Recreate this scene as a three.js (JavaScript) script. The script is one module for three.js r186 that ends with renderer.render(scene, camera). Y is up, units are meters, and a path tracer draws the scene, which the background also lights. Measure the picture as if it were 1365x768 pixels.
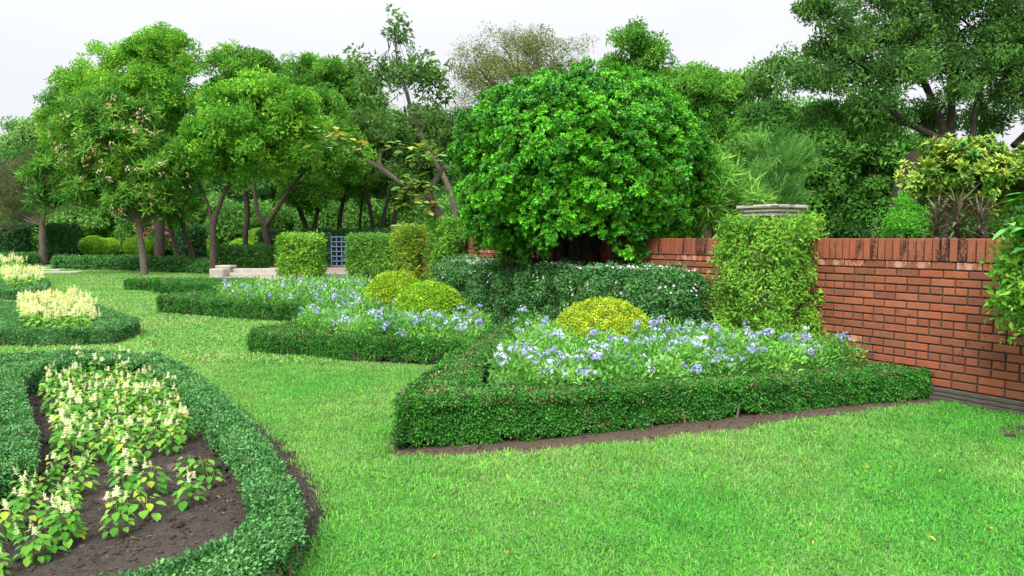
import * as THREE from 'three';
import { createNoise3D } from 'simplex-noise';
import { mergeGeometries } from 'three/addons/utils/BufferGeometryUtils.js';

// ---------------------------------------------------------------- camera, sky, sun, exposure
const renderer = new THREE.WebGLRenderer({ antialias: true });
renderer.toneMapping = THREE.LinearToneMapping;
renderer.toneMappingExposure = 3.05;
renderer.shadowMap.enabled = true;
const scene = new THREE.Scene();
const camera = new THREE.PerspectiveCamera(42.0, 1365 / 768, 0.1, 400);
camera.position.set(0, 1.5, 0);
camera.rotation.x = -Math.atan(0.067);

function seeded(s) { return () => { s = (s + 0x6d2b79f5) | 0; let t = Math.imul(s ^ (s >>> 15), 1 | s); t = (t + Math.imul(t ^ (t >>> 7), 61 | t)) ^ t; return ((t ^ (t >>> 14)) >>> 0) / 4294967296; }; }
const noise3 = createNoise3D(seeded(11));
const clamp = THREE.MathUtils.clamp, lerp = THREE.MathUtils.lerp;

{ // even overcast sky, brighter towards the zenith as a cloud layer is
  const W = 512, H = 256, data = new Float32Array(W * H * 4);
  for (let j = 0; j < H; j++) {
    const up = ((j + 0.5) / H - 0.5) * Math.PI, sy = Math.max(0, Math.sin(up));
    for (let i = 0; i < W; i++) {
      const a = (i / W) * Math.PI * 2, c = Math.cos(up), x = Math.cos(a) * c, z = Math.sin(a) * c;
      const cl = noise3(x * 1.6, sy * 4, z * 1.6) * 0.05 + noise3(x * 5, sy * 12, z * 5) * 0.02;
      const l = 0.285 * (1 + 1.8 * sy * sy) * (1 + cl), k = (j * W + i) * 4;
      data[k] = l * 0.985; data[k + 1] = l * 1.005; data[k + 2] = l * 1.06; data[k + 3] = 1;
    }
  }
  const sky = new THREE.DataTexture(data, W, H, THREE.RGBAFormat, THREE.FloatType);
  sky.mapping = THREE.EquirectangularReflectionMapping; sky.magFilter = THREE.LinearFilter; sky.needsUpdate = true;
  scene.background = sky; scene.environment = sky;
}
const sun = new THREE.DirectionalLight(new THREE.Color(1, 0.97, 0.9), 1.5);
sun.position.set(-8, 24, 9); sun.target.position.set(0, 0, -12); scene.add(sun, sun.target);
sun.castShadow = true; sun.shadow.radius = 55; sun.shadow.mapSize.set(2048, 2048);
Object.assign(sun.shadow.camera, { left: -45, right: 45, top: 45, bottom: -45, near: 1, far: 120 });

// ---------------------------------------------------------------- helpers
const V = (x, y, z) => new THREE.Vector3(x, y, z);
const taken = new Map();
function numbered(name) { const n = taken.get(name) ?? 0; taken.set(name, n + 1); return n ? name + '_' + String(n).padStart(3, '0') : name; }
function info(o, label, category, group, kind) {
  if (label) o.userData.label = label;
  if (category) o.userData.category = category;
  if (group) o.userData.group = group;
  if (kind) o.userData.kind = kind;
  return o;
}
function thing(name, label, category, [x, y, z] = [0, 0, 0], turn = 0, group) {
  const o = new THREE.Group(); o.name = numbered(name); o.position.set(x, y, z); o.rotation.y = turn; scene.add(o);
  return info(o, label, category, group);
}
function mesh(name, geo, mat, parent) { const m = new THREE.Mesh(geo, mat); m.name = name; m.castShadow = m.receiveShadow = true; parent.add(m); return m; }

class Build { // collects triangles with a colour for each piece
  constructor() { this.p = []; this.c = []; this.i = []; }
  v(a, c) { this.p.push(a.x, a.y, a.z); this.c.push(c[0], c[1], c[2]); return this.p.length / 3 - 1; }
  leaf(b, d, n, len, wid, fold, droop, c, simple) {
    const s = V().crossVectors(d, n).normalize(), nn = V().crossVectors(s, d).normalize();
    const m = b.clone().addScaledVector(d, len * 0.48), t = b.clone().addScaledVector(d, len).addScaledVector(nn, -droop * len);
    const L = m.clone().addScaledVector(s, -wid / 2).addScaledVector(nn, fold * wid), R = m.clone().addScaledVector(s, wid / 2).addScaledVector(nn, fold * wid);
    const B = this.v(b, c), l = this.v(L, c), r = this.v(R, c), T = this.v(t, c);
    if (simple) this.i.push(B, r, T, B, T, l);
    else { const M = this.v(m, c); this.i.push(B, r, M, B, M, l, M, r, T, M, T, l); }
  }
  quad(a, b, c, d, col) { const k = [a, b, c, d].map((q) => this.v(q, col)); this.i.push(k[0], k[1], k[2], k[0], k[2], k[3]); }
  tri(a, b, c, col) { this.i.push(this.v(a, col), this.v(b, col), this.v(c, col)); }
  geo() {
    const g = new THREE.BufferGeometry();
    g.setAttribute('position', new THREE.Float32BufferAttribute(this.p, 3)); g.setAttribute('color', new THREE.Float32BufferAttribute(this.c, 3)); g.setIndex(this.i);
    return g;
  }
}
function onSphere(r) { const z = r() * 2 - 1, a = r() * 6.2832, q = Math.sqrt(1 - z * z); return V(q * Math.cos(a), z, q * Math.sin(a)); }
const tint = (r, spread, warm = 0) => { const b = 1 + (r() - 0.5) * spread, w = (r() - 0.5) * warm; return [b * (1 + w), b, b * (1 - w)]; };

// a spray of leaves round the origin, growing towards +y
function spray(seed, n, radius, len, wid, o = {}) {
  const r = seeded(seed), g = new Build(), { up = 0.5, fold = 0.12, droop = 0.15, spread = 0.5, warm = 0.2, simple = true, flat = 1 } = o;
  for (let k = 0; k < n; k++) {
    const at = onSphere(r).multiplyScalar(radius * Math.cbrt(r())); at.y *= flat;
    const d = onSphere(r).addScaledVector(at, 0.8 / radius).add(V(0, up, 0)).normalize();
    const nn = onSphere(r).multiplyScalar(0.7).add(V(0, 1, 0)).normalize();
    const s = 0.7 + 0.6 * r();
    g.leaf(at, d, nn, len * s, wid * s, fold, droop * (r() * 2 - 0.3), tint(r, spread, warm), simple);
  }
  return g.geo();
}
const leafMat = (rgb, rough = 0.6, through = 0) => {
  const c = new THREE.Color().setRGB(...rgb);
  return through ? new THREE.MeshPhysicalMaterial({ color: c, roughness: 0.95, transmission: through, thickness: 0, vertexColors: true, side: THREE.DoubleSide, specularIntensity: 0.4 })
    : new THREE.MeshPhysicalMaterial({ color: c, roughness: rough, vertexColors: true, side: THREE.DoubleSide, specularIntensity: 0.7 });
};
const mat = (rgb, rough = 0.8, extra = {}) => new THREE.MeshStandardMaterial({ color: new THREE.Color().setRGB(...rgb), roughness: rough, ...extra });

// many small leaves or sprays as one part
function scatter(name, geo, material, items, parent, colour) {
  const m = new THREE.InstancedMesh(geo, material, items.length), q = new THREE.Quaternion(), q2 = new THREE.Quaternion(), up = V(0, 1, 0), M = new THREE.Matrix4(), S = V(), col = new THREE.Color();
  items.forEach((t, k) => {
    q.setFromUnitVectors(up, t.n ?? up); q2.setFromAxisAngle(up, t.a ?? 0); q.multiply(q2);
    const s = t.s ?? 1; S.set(s, s, s); if (t.sy) S.y = s * t.sy;
    m.setMatrixAt(k, M.compose(t.p, q, S));
    if (colour) { const c = colour(t); m.setColorAt(k, col.setRGB(c[0], c[1], c[2])); }
  });
  m.name = name; m.userData.kind = 'stuff'; m.castShadow = m.receiveShadow = true; parent.add(m);
  return m;
}
const mix3 = (a, b, t) => [lerp(a[0], b[0], t), lerp(a[1], b[1], t), lerp(a[2], b[2], t)];

// a tapered, slightly crooked limb through points [x, y, z, radius]
function limbGeo(pts, radial = 8, rough = 0.08) {
  const curve = new THREE.CatmullRomCurve3(pts.map((p) => V(p[0], p[1], p[2])), false, 'centripetal'), n = Math.max(6, pts.length * 4);
  const pos = [], uv = [], idx = [], fr = curve.computeFrenetFrames(n, false); let along = 0, prev = null;
  for (let i = 0; i <= n; i++) {
    const u = i / n, c = curve.getPoint(u), f = u * (pts.length - 1), k = Math.min(pts.length - 2, Math.floor(f)), R = lerp(pts[k][3], pts[k + 1][3], f - k);
    if (prev) along += c.distanceTo(prev); prev = c;
    for (let j = 0; j <= radial; j++) {
      const a = (j / radial) * Math.PI * 2, jj = j % radial, aa = (jj / radial) * Math.PI * 2;
      const q = R * (1 + rough * noise3(c.x * 2 + Math.cos(aa) * 2, c.y * 1.5, c.z * 2 + Math.sin(aa) * 2) * 2);
      pos.push(c.x + (fr.normals[i].x * Math.cos(a) + fr.binormals[i].x * Math.sin(a)) * q, c.y + (fr.normals[i].y * Math.cos(a) + fr.binormals[i].y * Math.sin(a)) * q, c.z + (fr.normals[i].z * Math.cos(a) + fr.binormals[i].z * Math.sin(a)) * q);
      uv.push((j / radial) * Math.max(0.15, R * 6), along);
    }
  }
  for (let i = 0; i < n; i++) for (let j = 0; j < radial; j++) { const a = i * (radial + 1) + j, b = a + radial + 1; idx.push(a, b, a + 1, b, b + 1, a + 1); }
  const g = new THREE.BufferGeometry();
  g.setAttribute('position', new THREE.Float32BufferAttribute(pos, 3)); g.setAttribute('uv', new THREE.Float32BufferAttribute(uv, 2)); g.setIndex(idx); g.computeVertexNormals();
  return g;
}
const rel = (pts, o) => pts.map((p) => [p[0] - o[0], p[1] - o[1], p[2] - o[2], p[3]]);

// textures of matter only: noise(u, v) -> rgb 0..1 (sRGB), tileable through a torus
function texture(size, fn, srgb = true, repeat = 1) {
  const d = new Uint8Array(size * size * 4);
  for (let j = 0; j < size; j++) for (let i = 0; i < size; i++) {
    const c = fn(i / size, j / size, i, j), k = (j * size + i) * 4;
    for (let q = 0; q < 3; q++) d[k + q] = clamp(Math.round(c[q] * 255), 0, 255);
    d[k + 3] = 255;
  }
  const t = new THREE.DataTexture(d, size, size); t.wrapS = t.wrapT = THREE.RepeatWrapping; t.magFilter = THREE.LinearFilter; t.minFilter = THREE.LinearMipmapLinearFilter; t.generateMipmaps = true;
  if (srgb) t.colorSpace = THREE.SRGBColorSpace; t.repeat.set(repeat, repeat); t.needsUpdate = true;
  return t;
}
function tileNoise(u, v, f, z = 0) { // blends the edges so that the tile repeats
  const n = (a, b) => noise3(a * f, b * f, z), su = u, sv = v;
  return n(u, v) * (1 - su) * (1 - sv) + n(u - 1, v) * su * (1 - sv) + n(u, v - 1) * (1 - su) * sv + n(u - 1, v - 1) * su * sv;
}
const grey = (x) => [x, x, x];
const barkBump = texture(256, (u, v) => grey(0.5 + 0.3 * tileNoise(u, v * 0.25, 30, 1) + 0.25 * tileNoise(u, v, 40, 2)), false);
const barkMap = (a, b, z) => texture(256, (u, v) => { const t = clamp(0.5 + 0.5 * tileNoise(u, v, 7, z) + 0.3 * tileNoise(u, v, 40, z + 1), 0, 1); return mix3(a, b, t); });
const bark = (a, b, z) => new THREE.MeshStandardMaterial({ map: barkMap(a, b, z), bumpMap: barkBump, bumpScale: 0.02, roughness: 0.95 });
const barkBrown = bark([0.21, 0.175, 0.15], [0.38, 0.33, 0.28], 5), barkDark = bark([0.15, 0.13, 0.11], [0.30, 0.26, 0.22], 6), barkGrey = bark([0.30, 0.27, 0.235], [0.48, 0.44, 0.385], 7);

const inside = (x, z, poly) => { let c = false; for (let i = 0, j = poly.length - 1; i < poly.length; j = i++) { const a = poly[i], b = poly[j]; if ((a[1] > z) !== (b[1] > z) && x < ((b[0] - a[0]) * (z - a[1])) / (b[1] - a[1]) + a[0]) c = !c; } return c; };
const areaOf = (p) => { let s = 0; for (let i = 0, j = p.length - 1; i < p.length; j = i++) s += p[j][0] * p[i][1] - p[i][0] * p[j][1]; return s / 2; };
function inset(poly, d) { // moves every edge inwards by d
  const n = poly.length, sg = areaOf(poly) > 0 ? 1 : -1, out = [];
  for (let i = 0; i < n; i++) {
    const a = poly[(i + n - 1) % n], b = poly[i], c = poly[(i + 1) % n];
    let e1 = [b[0] - a[0], b[1] - a[1]], e2 = [c[0] - b[0], c[1] - b[1]]; const l1 = Math.hypot(...e1), l2 = Math.hypot(...e2);
    e1 = [e1[0] / l1, e1[1] / l1]; e2 = [e2[0] / l2, e2[1] / l2];
    const n1 = [-e1[1] * sg, e1[0] * sg], n2 = [-e2[1] * sg, e2[0] * sg], m = [n1[0] + n2[0], n1[1] + n2[1]], ml = Math.hypot(...m) || 1, k = d / Math.max(0.45, (m[0] * n1[0] + m[1] * n1[1]) / ml);
    out.push([b[0] + (m[0] / ml) * k, b[1] + (m[1] / ml) * k]);
  }
  return out;
}
function sheetGeo(poly, y) { const g = new THREE.ShapeGeometry(new THREE.Shape(poly.map((p) => new THREE.Vector2(p[0], -p[1])))); g.rotateX(-Math.PI / 2); g.translate(0, y, 0); return g; }
function prismGeo(poly, y0, y1) { const g = new THREE.ExtrudeGeometry(new THREE.Shape(poly.map((p) => new THREE.Vector2(p[0], -p[1]))), { depth: y1 - y0, bevelEnabled: false }); g.rotateX(-Math.PI / 2); g.translate(0, y0, 0); return g; }

// ---------------------------------------------------------------- outlines of the beds on the ground, x z in metres
const hedge1 = [[-0.8, -5.19], [0.1, -5.42], [1.31, -5.93], [2.75, -6.51], [3.87, -6.88], [4.41, -7.61], [3.42, -7.26], [2.13, -6.65], [0.72, -6.09], [-0.29, -5.74], [-0.3, -7.04], [0.17, -9.71], [-0.11, -10.06], [-0.26, -9.47], [-0.61, -7.36], [-0.8, -5.65]];
const hedge2 = [[-3.38, -9.56], [-2.13, -9.09], [-0.99, -8.76], [-0.37, -8.61], [-0.28, -8.66], [-1.1, -8.92], [-2.57, -9.72], [-2.9, -10.13], [-2.82, -10.67], [-3.06, -10.77], [-3.4, -9.88]];
const hedge3 = [[-7, -14.82], [-4.77, -13.47], [-3.79, -13.12], [-2.68, -12.56], [-2.82, -13.24], [-4.07, -13.87], [-6.1, -14.92], [-6.2, -16.16], [-6.62, -16.62], [-7.21, -15.31]];
const hedge4 = [[-10.94, -21.12], [-9.09, -20.26], [-6.86, -20.26], [-6.45, -19.36], [-8.2, -19.36], [-9.57, -20.01], [-9.44, -21.07], [-7.1, -20.7], [-7.38, -21.84], [-10.55, -21.84]];
const hedgeNear = [[-6.08, -7.91], [-5.41, -8.23], [-4.79, -8.46], [-3.88, -8.23], [-3.1, -7.26], [-2.42, -6.26], [-1.82, -5.24], [-1.39, -4.43], [-1.11, -3.86], [-0.96, -3.49], [-0.9, -3.15], [-0.98, -2.83], [-1.16, -2.6], [-1.38, -2.29], [-1.55, -2.07], [-1.86, -2.36], [-1.65, -2.7], [-1.43, -2.88], [-1.24, -3.15], [-1.26, -3.49], [-1.42, -3.93], [-1.79, -4.6], [-2.44, -5.68], [-3.05, -6.6], [-3.79, -7.62], [-4.38, -7.72], [-4.67, -7.43], [-4.51, -6.89], [-3.69, -5.68], [-3.04, -4.78], [-2.72, -4.26], [-2.8, -4.03], [-3.11, -3.8]];
const hedgeLeft2 = [[-7.9, -10.15], [-6.98, -10.15], [-5.52, -10.29], [-5.7, -11.4], [-6.86, -12.83], [-8.14, -14.46], [-8.36, -14.3], [-6.92, -12.2], [-6.09, -10.92], [-5.88, -10.21], [-6.75, -10.21], [-9.44, -14.3], [-10.02, -14.63], [-7.93, -10.21]];
const hedgeLeft3 = [[-13.29, -17.84], [-12.36, -18.05], [-12.07, -18.5], [-13.05, -21.12], [-13.64, -21.94], [-13.81, -21.94], [-12.04, -19.23], [-11.51, -17.6], [-11.9, -17.6], [-14.87, -21.94], [-15.11, -21.94], [-12.92, -17.36]];
const soil1 = [[-0.88, -4.96], [-0.63, -5.02], [-0.42, -4.97], [-0.12, -5.1], [0.19, -5.06], [0.52, -5.24], [0.9, -5.3], [1.34, -5.56], [1.84, -5.72], [2.3, -6], [2.57, -6.07], [3.17, -6.42], [3.78, -6.6], [4.39, -7.32], [4.31, -9.14], [2.6, -9.1], [0.4, -12.3], [-0.12, -11.67], [-0.42, -11.06], [-0.72, -8.61], [-0.93, -6.2], [-0.94, -5.38]];
const soilNear = [[-7.4, -9.5], [-5.41, -9.38], [-4.21, -9.03], [-2.64, -6.81], [-2.04, -6.05], [-1.44, -5.01], [-1.13, -4.42], [-0.94, -3.89], [-0.93, -3.46], [-1.07, -3.02], [-1.37, -2.48], [-1.83, -2.11], [-3.06, -3.02]];
const soil2 = [[-3.37, -9.44], [-2.11, -8.98], [-0.36, -8.41], [0.1, -13.23], [-2.17, -17.63], [-3.65, -13.85], [-4.02, -11.67]], soil3 = [[-6.93, -14.53], [-3.73, -12.89], [-2.52, -12.35], [-2.27, -18.5], [-4.61, -22.73], [-8.31, -21.12], [-7.9, -16.83]];
const soil4 = hedge4.slice(0, 4).concat([[-8.05, -23.44], [-11.33, -23.44]]), soilLeft2 = [[-7.79, -10.01], [-6.89, -10.01], [-5.45, -10.15], [-5.59, -11.23], [-8.78, -15.59], [-10.69, -15.59]], soilLeft3 = [[-13.13, -17.63], [-11.93, -18.27], [-12.83, -20.83], [-15.09, -24.2], [-17.03, -24.2]];
const bare = [soil1, soilNear, soil2, soil3, soil4, soilLeft2, soilLeft3];
const bareSpot = [[3.72, -5.76], [3.97, -5.9], [4.2, -5.76], [3.87, -5.38], [3.62, -5.46]];

// ---------------------------------------------------------------- ground
const lawnMap = texture(1024, (u, v) => {
  const a = 0.5 + 0.5 * tileNoise(u, v, 5, 20), b = 0.5 + 0.5 * tileNoise(u, v, 60, 21), c = 0.5 + 0.5 * tileNoise(u, v, 220, 22);
  const g = mix3([0.22, 0.38, 0.09], [0.36, 0.46, 0.14], clamp(a * 0.6 + b * 0.4, 0, 1));
  return g.map((q) => q * (0.75 + 0.5 * c));
});
lawnMap.repeat.set(0.25, 0.25);
const lawnBump = texture(512, (u, v) => grey(0.5 + 0.5 * tileNoise(u, v, 120, 23)), false);
function flatUv(g) { const p = g.attributes.position, uv = []; for (let i = 0; i < p.count; i++) uv.push(p.getX(i), p.getZ(i)); g.setAttribute('uv', new THREE.Float32BufferAttribute(uv, 2)); return g; }
const ground = mesh('lawn', flatUv(sheetGeo([[-150, 12], [150, 12], [150, -220], [-150, -220]], 0)), new THREE.MeshStandardMaterial({ map: lawnMap, bumpMap: lawnBump, bumpScale: 0.01, roughness: 1 }), scene);
info(ground, 'mown green lawn running between the clipped hedge beds', 'lawn', null, 'structure');

const soilMap = texture(512, (u, v) => { const a = 0.5 + 0.5 * tileNoise(u, v, 12, 30), b = 0.5 + 0.5 * tileNoise(u, v, 90, 31); return mix3([0.165, 0.14, 0.12], [0.37, 0.32, 0.275], clamp(a * 0.5 + b * 0.5, 0, 1)); });
const mulchMap = texture(512, (u, v) => { const a = 0.5 + 0.5 * tileNoise(u, v, 12, 33), b = 0.5 + 0.5 * tileNoise(u, v, 110, 34); return mix3([0.27, 0.225, 0.175], [0.48, 0.41, 0.33], clamp(a * 0.4 + b * 0.6, 0, 1)); });
const soilBump = texture(512, (u, v) => grey(0.5 + 0.3 * tileNoise(u, v, 25, 32) + 0.3 * tileNoise(u, v, 110, 33)), false);
const soilMat = new THREE.MeshStandardMaterial({ map: soilMap, bumpMap: soilBump, bumpScale: 0.03, roughness: 1 }), mulchMat = new THREE.MeshStandardMaterial({ map: mulchMap, bumpMap: soilBump, bumpScale: 0.03, roughness: 1 });
const clodMats = [mat([0.035, 0.026, 0.022], 1), mat([0.055, 0.042, 0.035], 1), mat([0.085, 0.068, 0.056], 1)];
function clodGeo(seed) {
  const g = new THREE.IcosahedronGeometry(1, 1), p = g.attributes.position;
  for (let i = 0; i < p.count; i++) { const v = V(p.getX(i), p.getY(i), p.getZ(i)), k = 1 + 0.4 * noise3(v.x * 1.3 + seed * 9, v.y * 1.3, v.z * 1.3); p.setXYZ(i, v.x * k, v.y * k * 0.65, v.z * k * 0.85); }
  g.deleteAttribute('normal'); g.deleteAttribute('uv'); g.computeVertexNormals(); return g;
}
const clodGeos = [1, 2, 3, 4].map(clodGeo);
function soil(name, poly, label, m, nClods, crumbs, seed) {
  const r = seeded(seed), g = new THREE.Group(); g.name = numbered(name); scene.add(g); info(g, label, 'soil', null, 'structure');
  const s = sheetGeo(poly, 0.006), xs = poly.map((p) => p[0]), zs = poly.map((p) => p[1]), x0 = Math.min(...xs), x1 = Math.max(...xs), z0 = Math.min(...zs), z1 = Math.max(...zs);
  mesh('soil_surface', flatUv(s), m, g);
  const pick = (y) => { for (let k = 0; k < 200; k++) { const x = lerp(x0, x1, r()), z = lerp(z0, z1, r()); if (inside(x, z, poly)) return V(x, y, z); } return V(poly[0][0], y, poly[0][1]); };
  for (let k = 0; k < nClods; k++) { const c = mesh('soil_clod', clodGeos[k % 4], clodMats[(r() * 3) | 0], g), q = 0.014 + 0.05 * r() * r(); c.position.copy(pick(0.006 + q * 0.25)); c.scale.setScalar(q); c.rotation.y = r() * 6; }
  if (crumbs) scatter('soil_crumbs', clodGeos[0], new THREE.MeshStandardMaterial({ roughness: 1 }), Array.from({ length: crumbs }, () => ({ p: pick(0.008), a: r() * 6, s: 0.004 + 0.014 * r() * r() })), g, () => { const k = r(); return mix3([0.028, 0.02, 0.017], [0.1, 0.078, 0.062], k * k); });
  return g;
}
soil('flower_bed_soil', soilNear, 'dark crumbly soil inside the curved low hedge', soilMat, 260, 12000, 41);
soil('flower_bed_soil', soil1, 'brown bare soil along the clipped hedge by the brick wall', mulchMat, 20, 5000, 42);
soil('flower_bed_soil', soil2, 'brown soil under the blue flowers beside the yellow twin domes', mulchMat, 0, 800, 43);
soil('flower_bed_soil', soil3, 'brown soil under the farther blue flowers', mulchMat, 0, 0, 44);
soil('flower_bed_soil', soil4, 'brown soil inside the low hedge before the stone steps', mulchMat, 0, 0, 45);
soil('flower_bed_soil', soilLeft2, 'brown soil under the dense cream flower block', mulchMat, 0, 600, 46);
soil('flower_bed_soil', soilLeft3, 'brown soil under the second cream flower block', mulchMat, 0, 0, 47);
soil('bare_patch', bareSpot, 'small bare brown patch in the lawn near the wall foot', mulchMat, 6, 300, 48);

{ // bits of dead leaf and twig on the bare strips, a few yellow leaves on the lawn
  const r = seeded(49), bit = new Build(); bit.leaf(V(-0.01, 0, 0), V(1, 0.1, 0).normalize(), V(0, 1, 0), 0.024, 0.008, 0.2, 0.2, [1, 1, 1], true);
  const spots = (poly, n, y) => { const xs = poly.map((p) => p[0]), zs = poly.map((p) => p[1]), out = []; for (let k = 0; k < n * 6 && out.length < n; k++) { const x = lerp(Math.min(...xs), Math.max(...xs), r()), z = lerp(Math.min(...zs), Math.max(...zs), r()); if (inside(x, z, poly)) out.push({ p: V(x, y + 0.008 * r(), z), a: r() * 6, n: onSphere(r).multiplyScalar(0.5).add(V(0, 1, 0)).normalize(), s: 0.5 + 1.2 * r() * r() }); } return out; };
  const g = new THREE.Group(); g.name = 'leaf_litter'; scene.add(g); info(g, 'bits of dead leaf and twig on the bare soil strips', 'litter', null, 'stuff');
  const brown = () => mix3([0.07, 0.045, 0.03], [0.34, 0.25, 0.17], r() * r());
  scatter('litter_bits', bit.geo(), new THREE.MeshStandardMaterial({ roughness: 1, side: THREE.DoubleSide, vertexColors: true }), [...spots(soil1, 7000, 0.012), ...spots(soilNear, 4500, 0.012), ...spots(soil2, 1500, 0.012), ...spots(bareSpot, 120, 0.012)], g, brown);
  const f = new THREE.Group(); f.name = 'fallen_leaves'; scene.add(f); info(f, 'scattered small yellow leaves lying on the mown lawn', 'leaves', null, 'stuff');
  scatter('leaf_bits', bit.geo(), new THREE.MeshStandardMaterial({ roughness: 1, side: THREE.DoubleSide, vertexColors: true }), [...spots([[-1, -3], [4, -6], [5, -3], [2, -2]], 40, 0.04), ...spots([[-6, -20], [-2, -12], [-2, -6], [-5, -12]], 40, 0.04)].map((t) => ({ ...t, s: 1 + r() })), f, () => mix3([0.45, 0.28, 0.05], [0.6, 0.5, 0.1], r()));
}
{ // grass: tufts of blades; the wall line keeps them on the garden side
  const r = seeded(77);
  const tuft = (seed, n, rad, len, wid) => {
    const q = seeded(seed), g = new Build();
    for (let k = 0; k < n; k++) {
      const a = q() * 6.283, d = Math.sqrt(q()) * rad, b = V(Math.cos(a) * d, 0, Math.sin(a) * d), h = q() * 6.283, lean = 0.25 + 0.8 * q(), L = len * (0.55 + 0.7 * q()), w = wid * (0.7 + 0.6 * q());
      const s = V(-Math.sin(h) * w / 2, 0, Math.cos(h) * w / 2), m = b.clone().add(V(Math.cos(h) * lean * L * 0.4, L * 0.55, Math.sin(h) * lean * L * 0.4)), t = b.clone().add(V(Math.cos(h) * lean * L, L * (1 - 0.35 * lean), Math.sin(h) * lean * L));
      const dry = q(), c = dry < 0.06 ? [3.4, 1.15, 6] : dry < 0.18 ? [1.9, 1.3, 4] : tint(q, 1.0, 0.45);
      g.quad(b.clone().sub(s), b.clone().add(s), m.clone().add(s), m.clone().sub(s), c); g.tri(m.clone().sub(s), m.clone().add(s), t, c);
    }
    return g.geo();
  };
  const near = [tuft(100, 66, 0.085, 0.027, 0.0035), tuft(101, 60, 0.085, 0.033, 0.0038), tuft(102, 44, 0.09, 0.04, 0.0044)], far = [0, 1].map((k) => tuft(110 + k, 60, 0.22, 0.05, 0.011));
  const blade = leafMat([0.118, 0.43, 0.034], 0.6, 0.35);
  const sets = [[], [], []], fars = [[], []], xw = (z) => 2.93 + (z + 8.54) * 0.602;
  const put = (list, x, z, s) => list.push({ p: V(x, 0.002, z), a: r() * 6.283, s });
  for (let k = 0; k < 60000; k++) {
    const z = -2.0 - Math.pow(r(), 1.35) * 9.5, x = (r() * 2 - 1) * (0.78 * -z + 0.6);
    if (x > xw(z) - 0.12 || bare.some((b) => inside(x, z, b)) || (inside(x, z, bareSpot) && r() > 0.15)) continue;
    if (noise3(x * 1.7, 15, z * 1.7) > 0.55 && r() < 0.4) continue;
    put(sets[(r() * 3) | 0], x, z, 0.75 + 0.55 * r());
  }
  for (let k = 0; k < 42000; k++) {
    const z = -9 - Math.pow(r(), 1.3) * 38, x = (r() * 2 - 1) * 0.75 * -z;
    if (x > xw(z) - 0.25 || bare.some((b) => inside(x, z, b))) continue;
    put(fars[(r() * 2) | 0], x, z, 0.8 + 0.6 * r());
  }
  const g = new THREE.Group(); g.name = 'grass'; scene.add(g); info(g, 'short bright green grass blades of the lawn', 'grass', null, 'stuff');
  const c = (t) => { const p = t.p, n = 0.5 + 0.5 * noise3(p.x * 0.55, 3, p.z * 0.4), m = 0.5 + 0.5 * noise3(p.x * 2.5, 9, p.z * 2.5), b = 0.85 + 0.3 * r(), k = clamp(n * 1.1 + m * 0.45 - 0.35 + 0.3 * clamp(-p.x / 5, -0.6, 1), 0, 1); return mix3([0.78, 0.94, 0.95], [1.75, 1.05, 1.9], k).map((q) => q * b * (0.82 + 0.36 * (0.5 + 0.5 * noise3(p.x * 5, 2, p.z * 5)))); };
  near.forEach((geo, k) => scatter('grass_blades', geo, blade, sets[k], g, c));
  far.forEach((geo, k) => scatter('grass_blades', geo, blade, fars[k], g, c));
}

// ---------------------------------------------------------------- clipped hedges
const smallLeaf = spray(201, 56, 0.055, 0.019, 0.0115, { up: 0.3, spread: 0.8, warm: 0.25, flat: 0.4 }), smallLeaf2 = spray(202, 56, 0.055, 0.0175, 0.011, { up: 0.3, spread: 0.8, warm: 0.25, flat: 0.4 });
const farLeaf = spray(203, 60, 0.16, 0.05, 0.03, { up: 0.25, spread: 0.7, warm: 0.2, flat: 0.5 });
const hedgeGloss = leafMat([1, 1, 1], 0.52), leafSoft = leafMat([1, 1, 1], 0.95, 0.3);
const twigMat = mat([0.15, 0.115, 0.075], 1), coreMat = twigMat;
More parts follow.
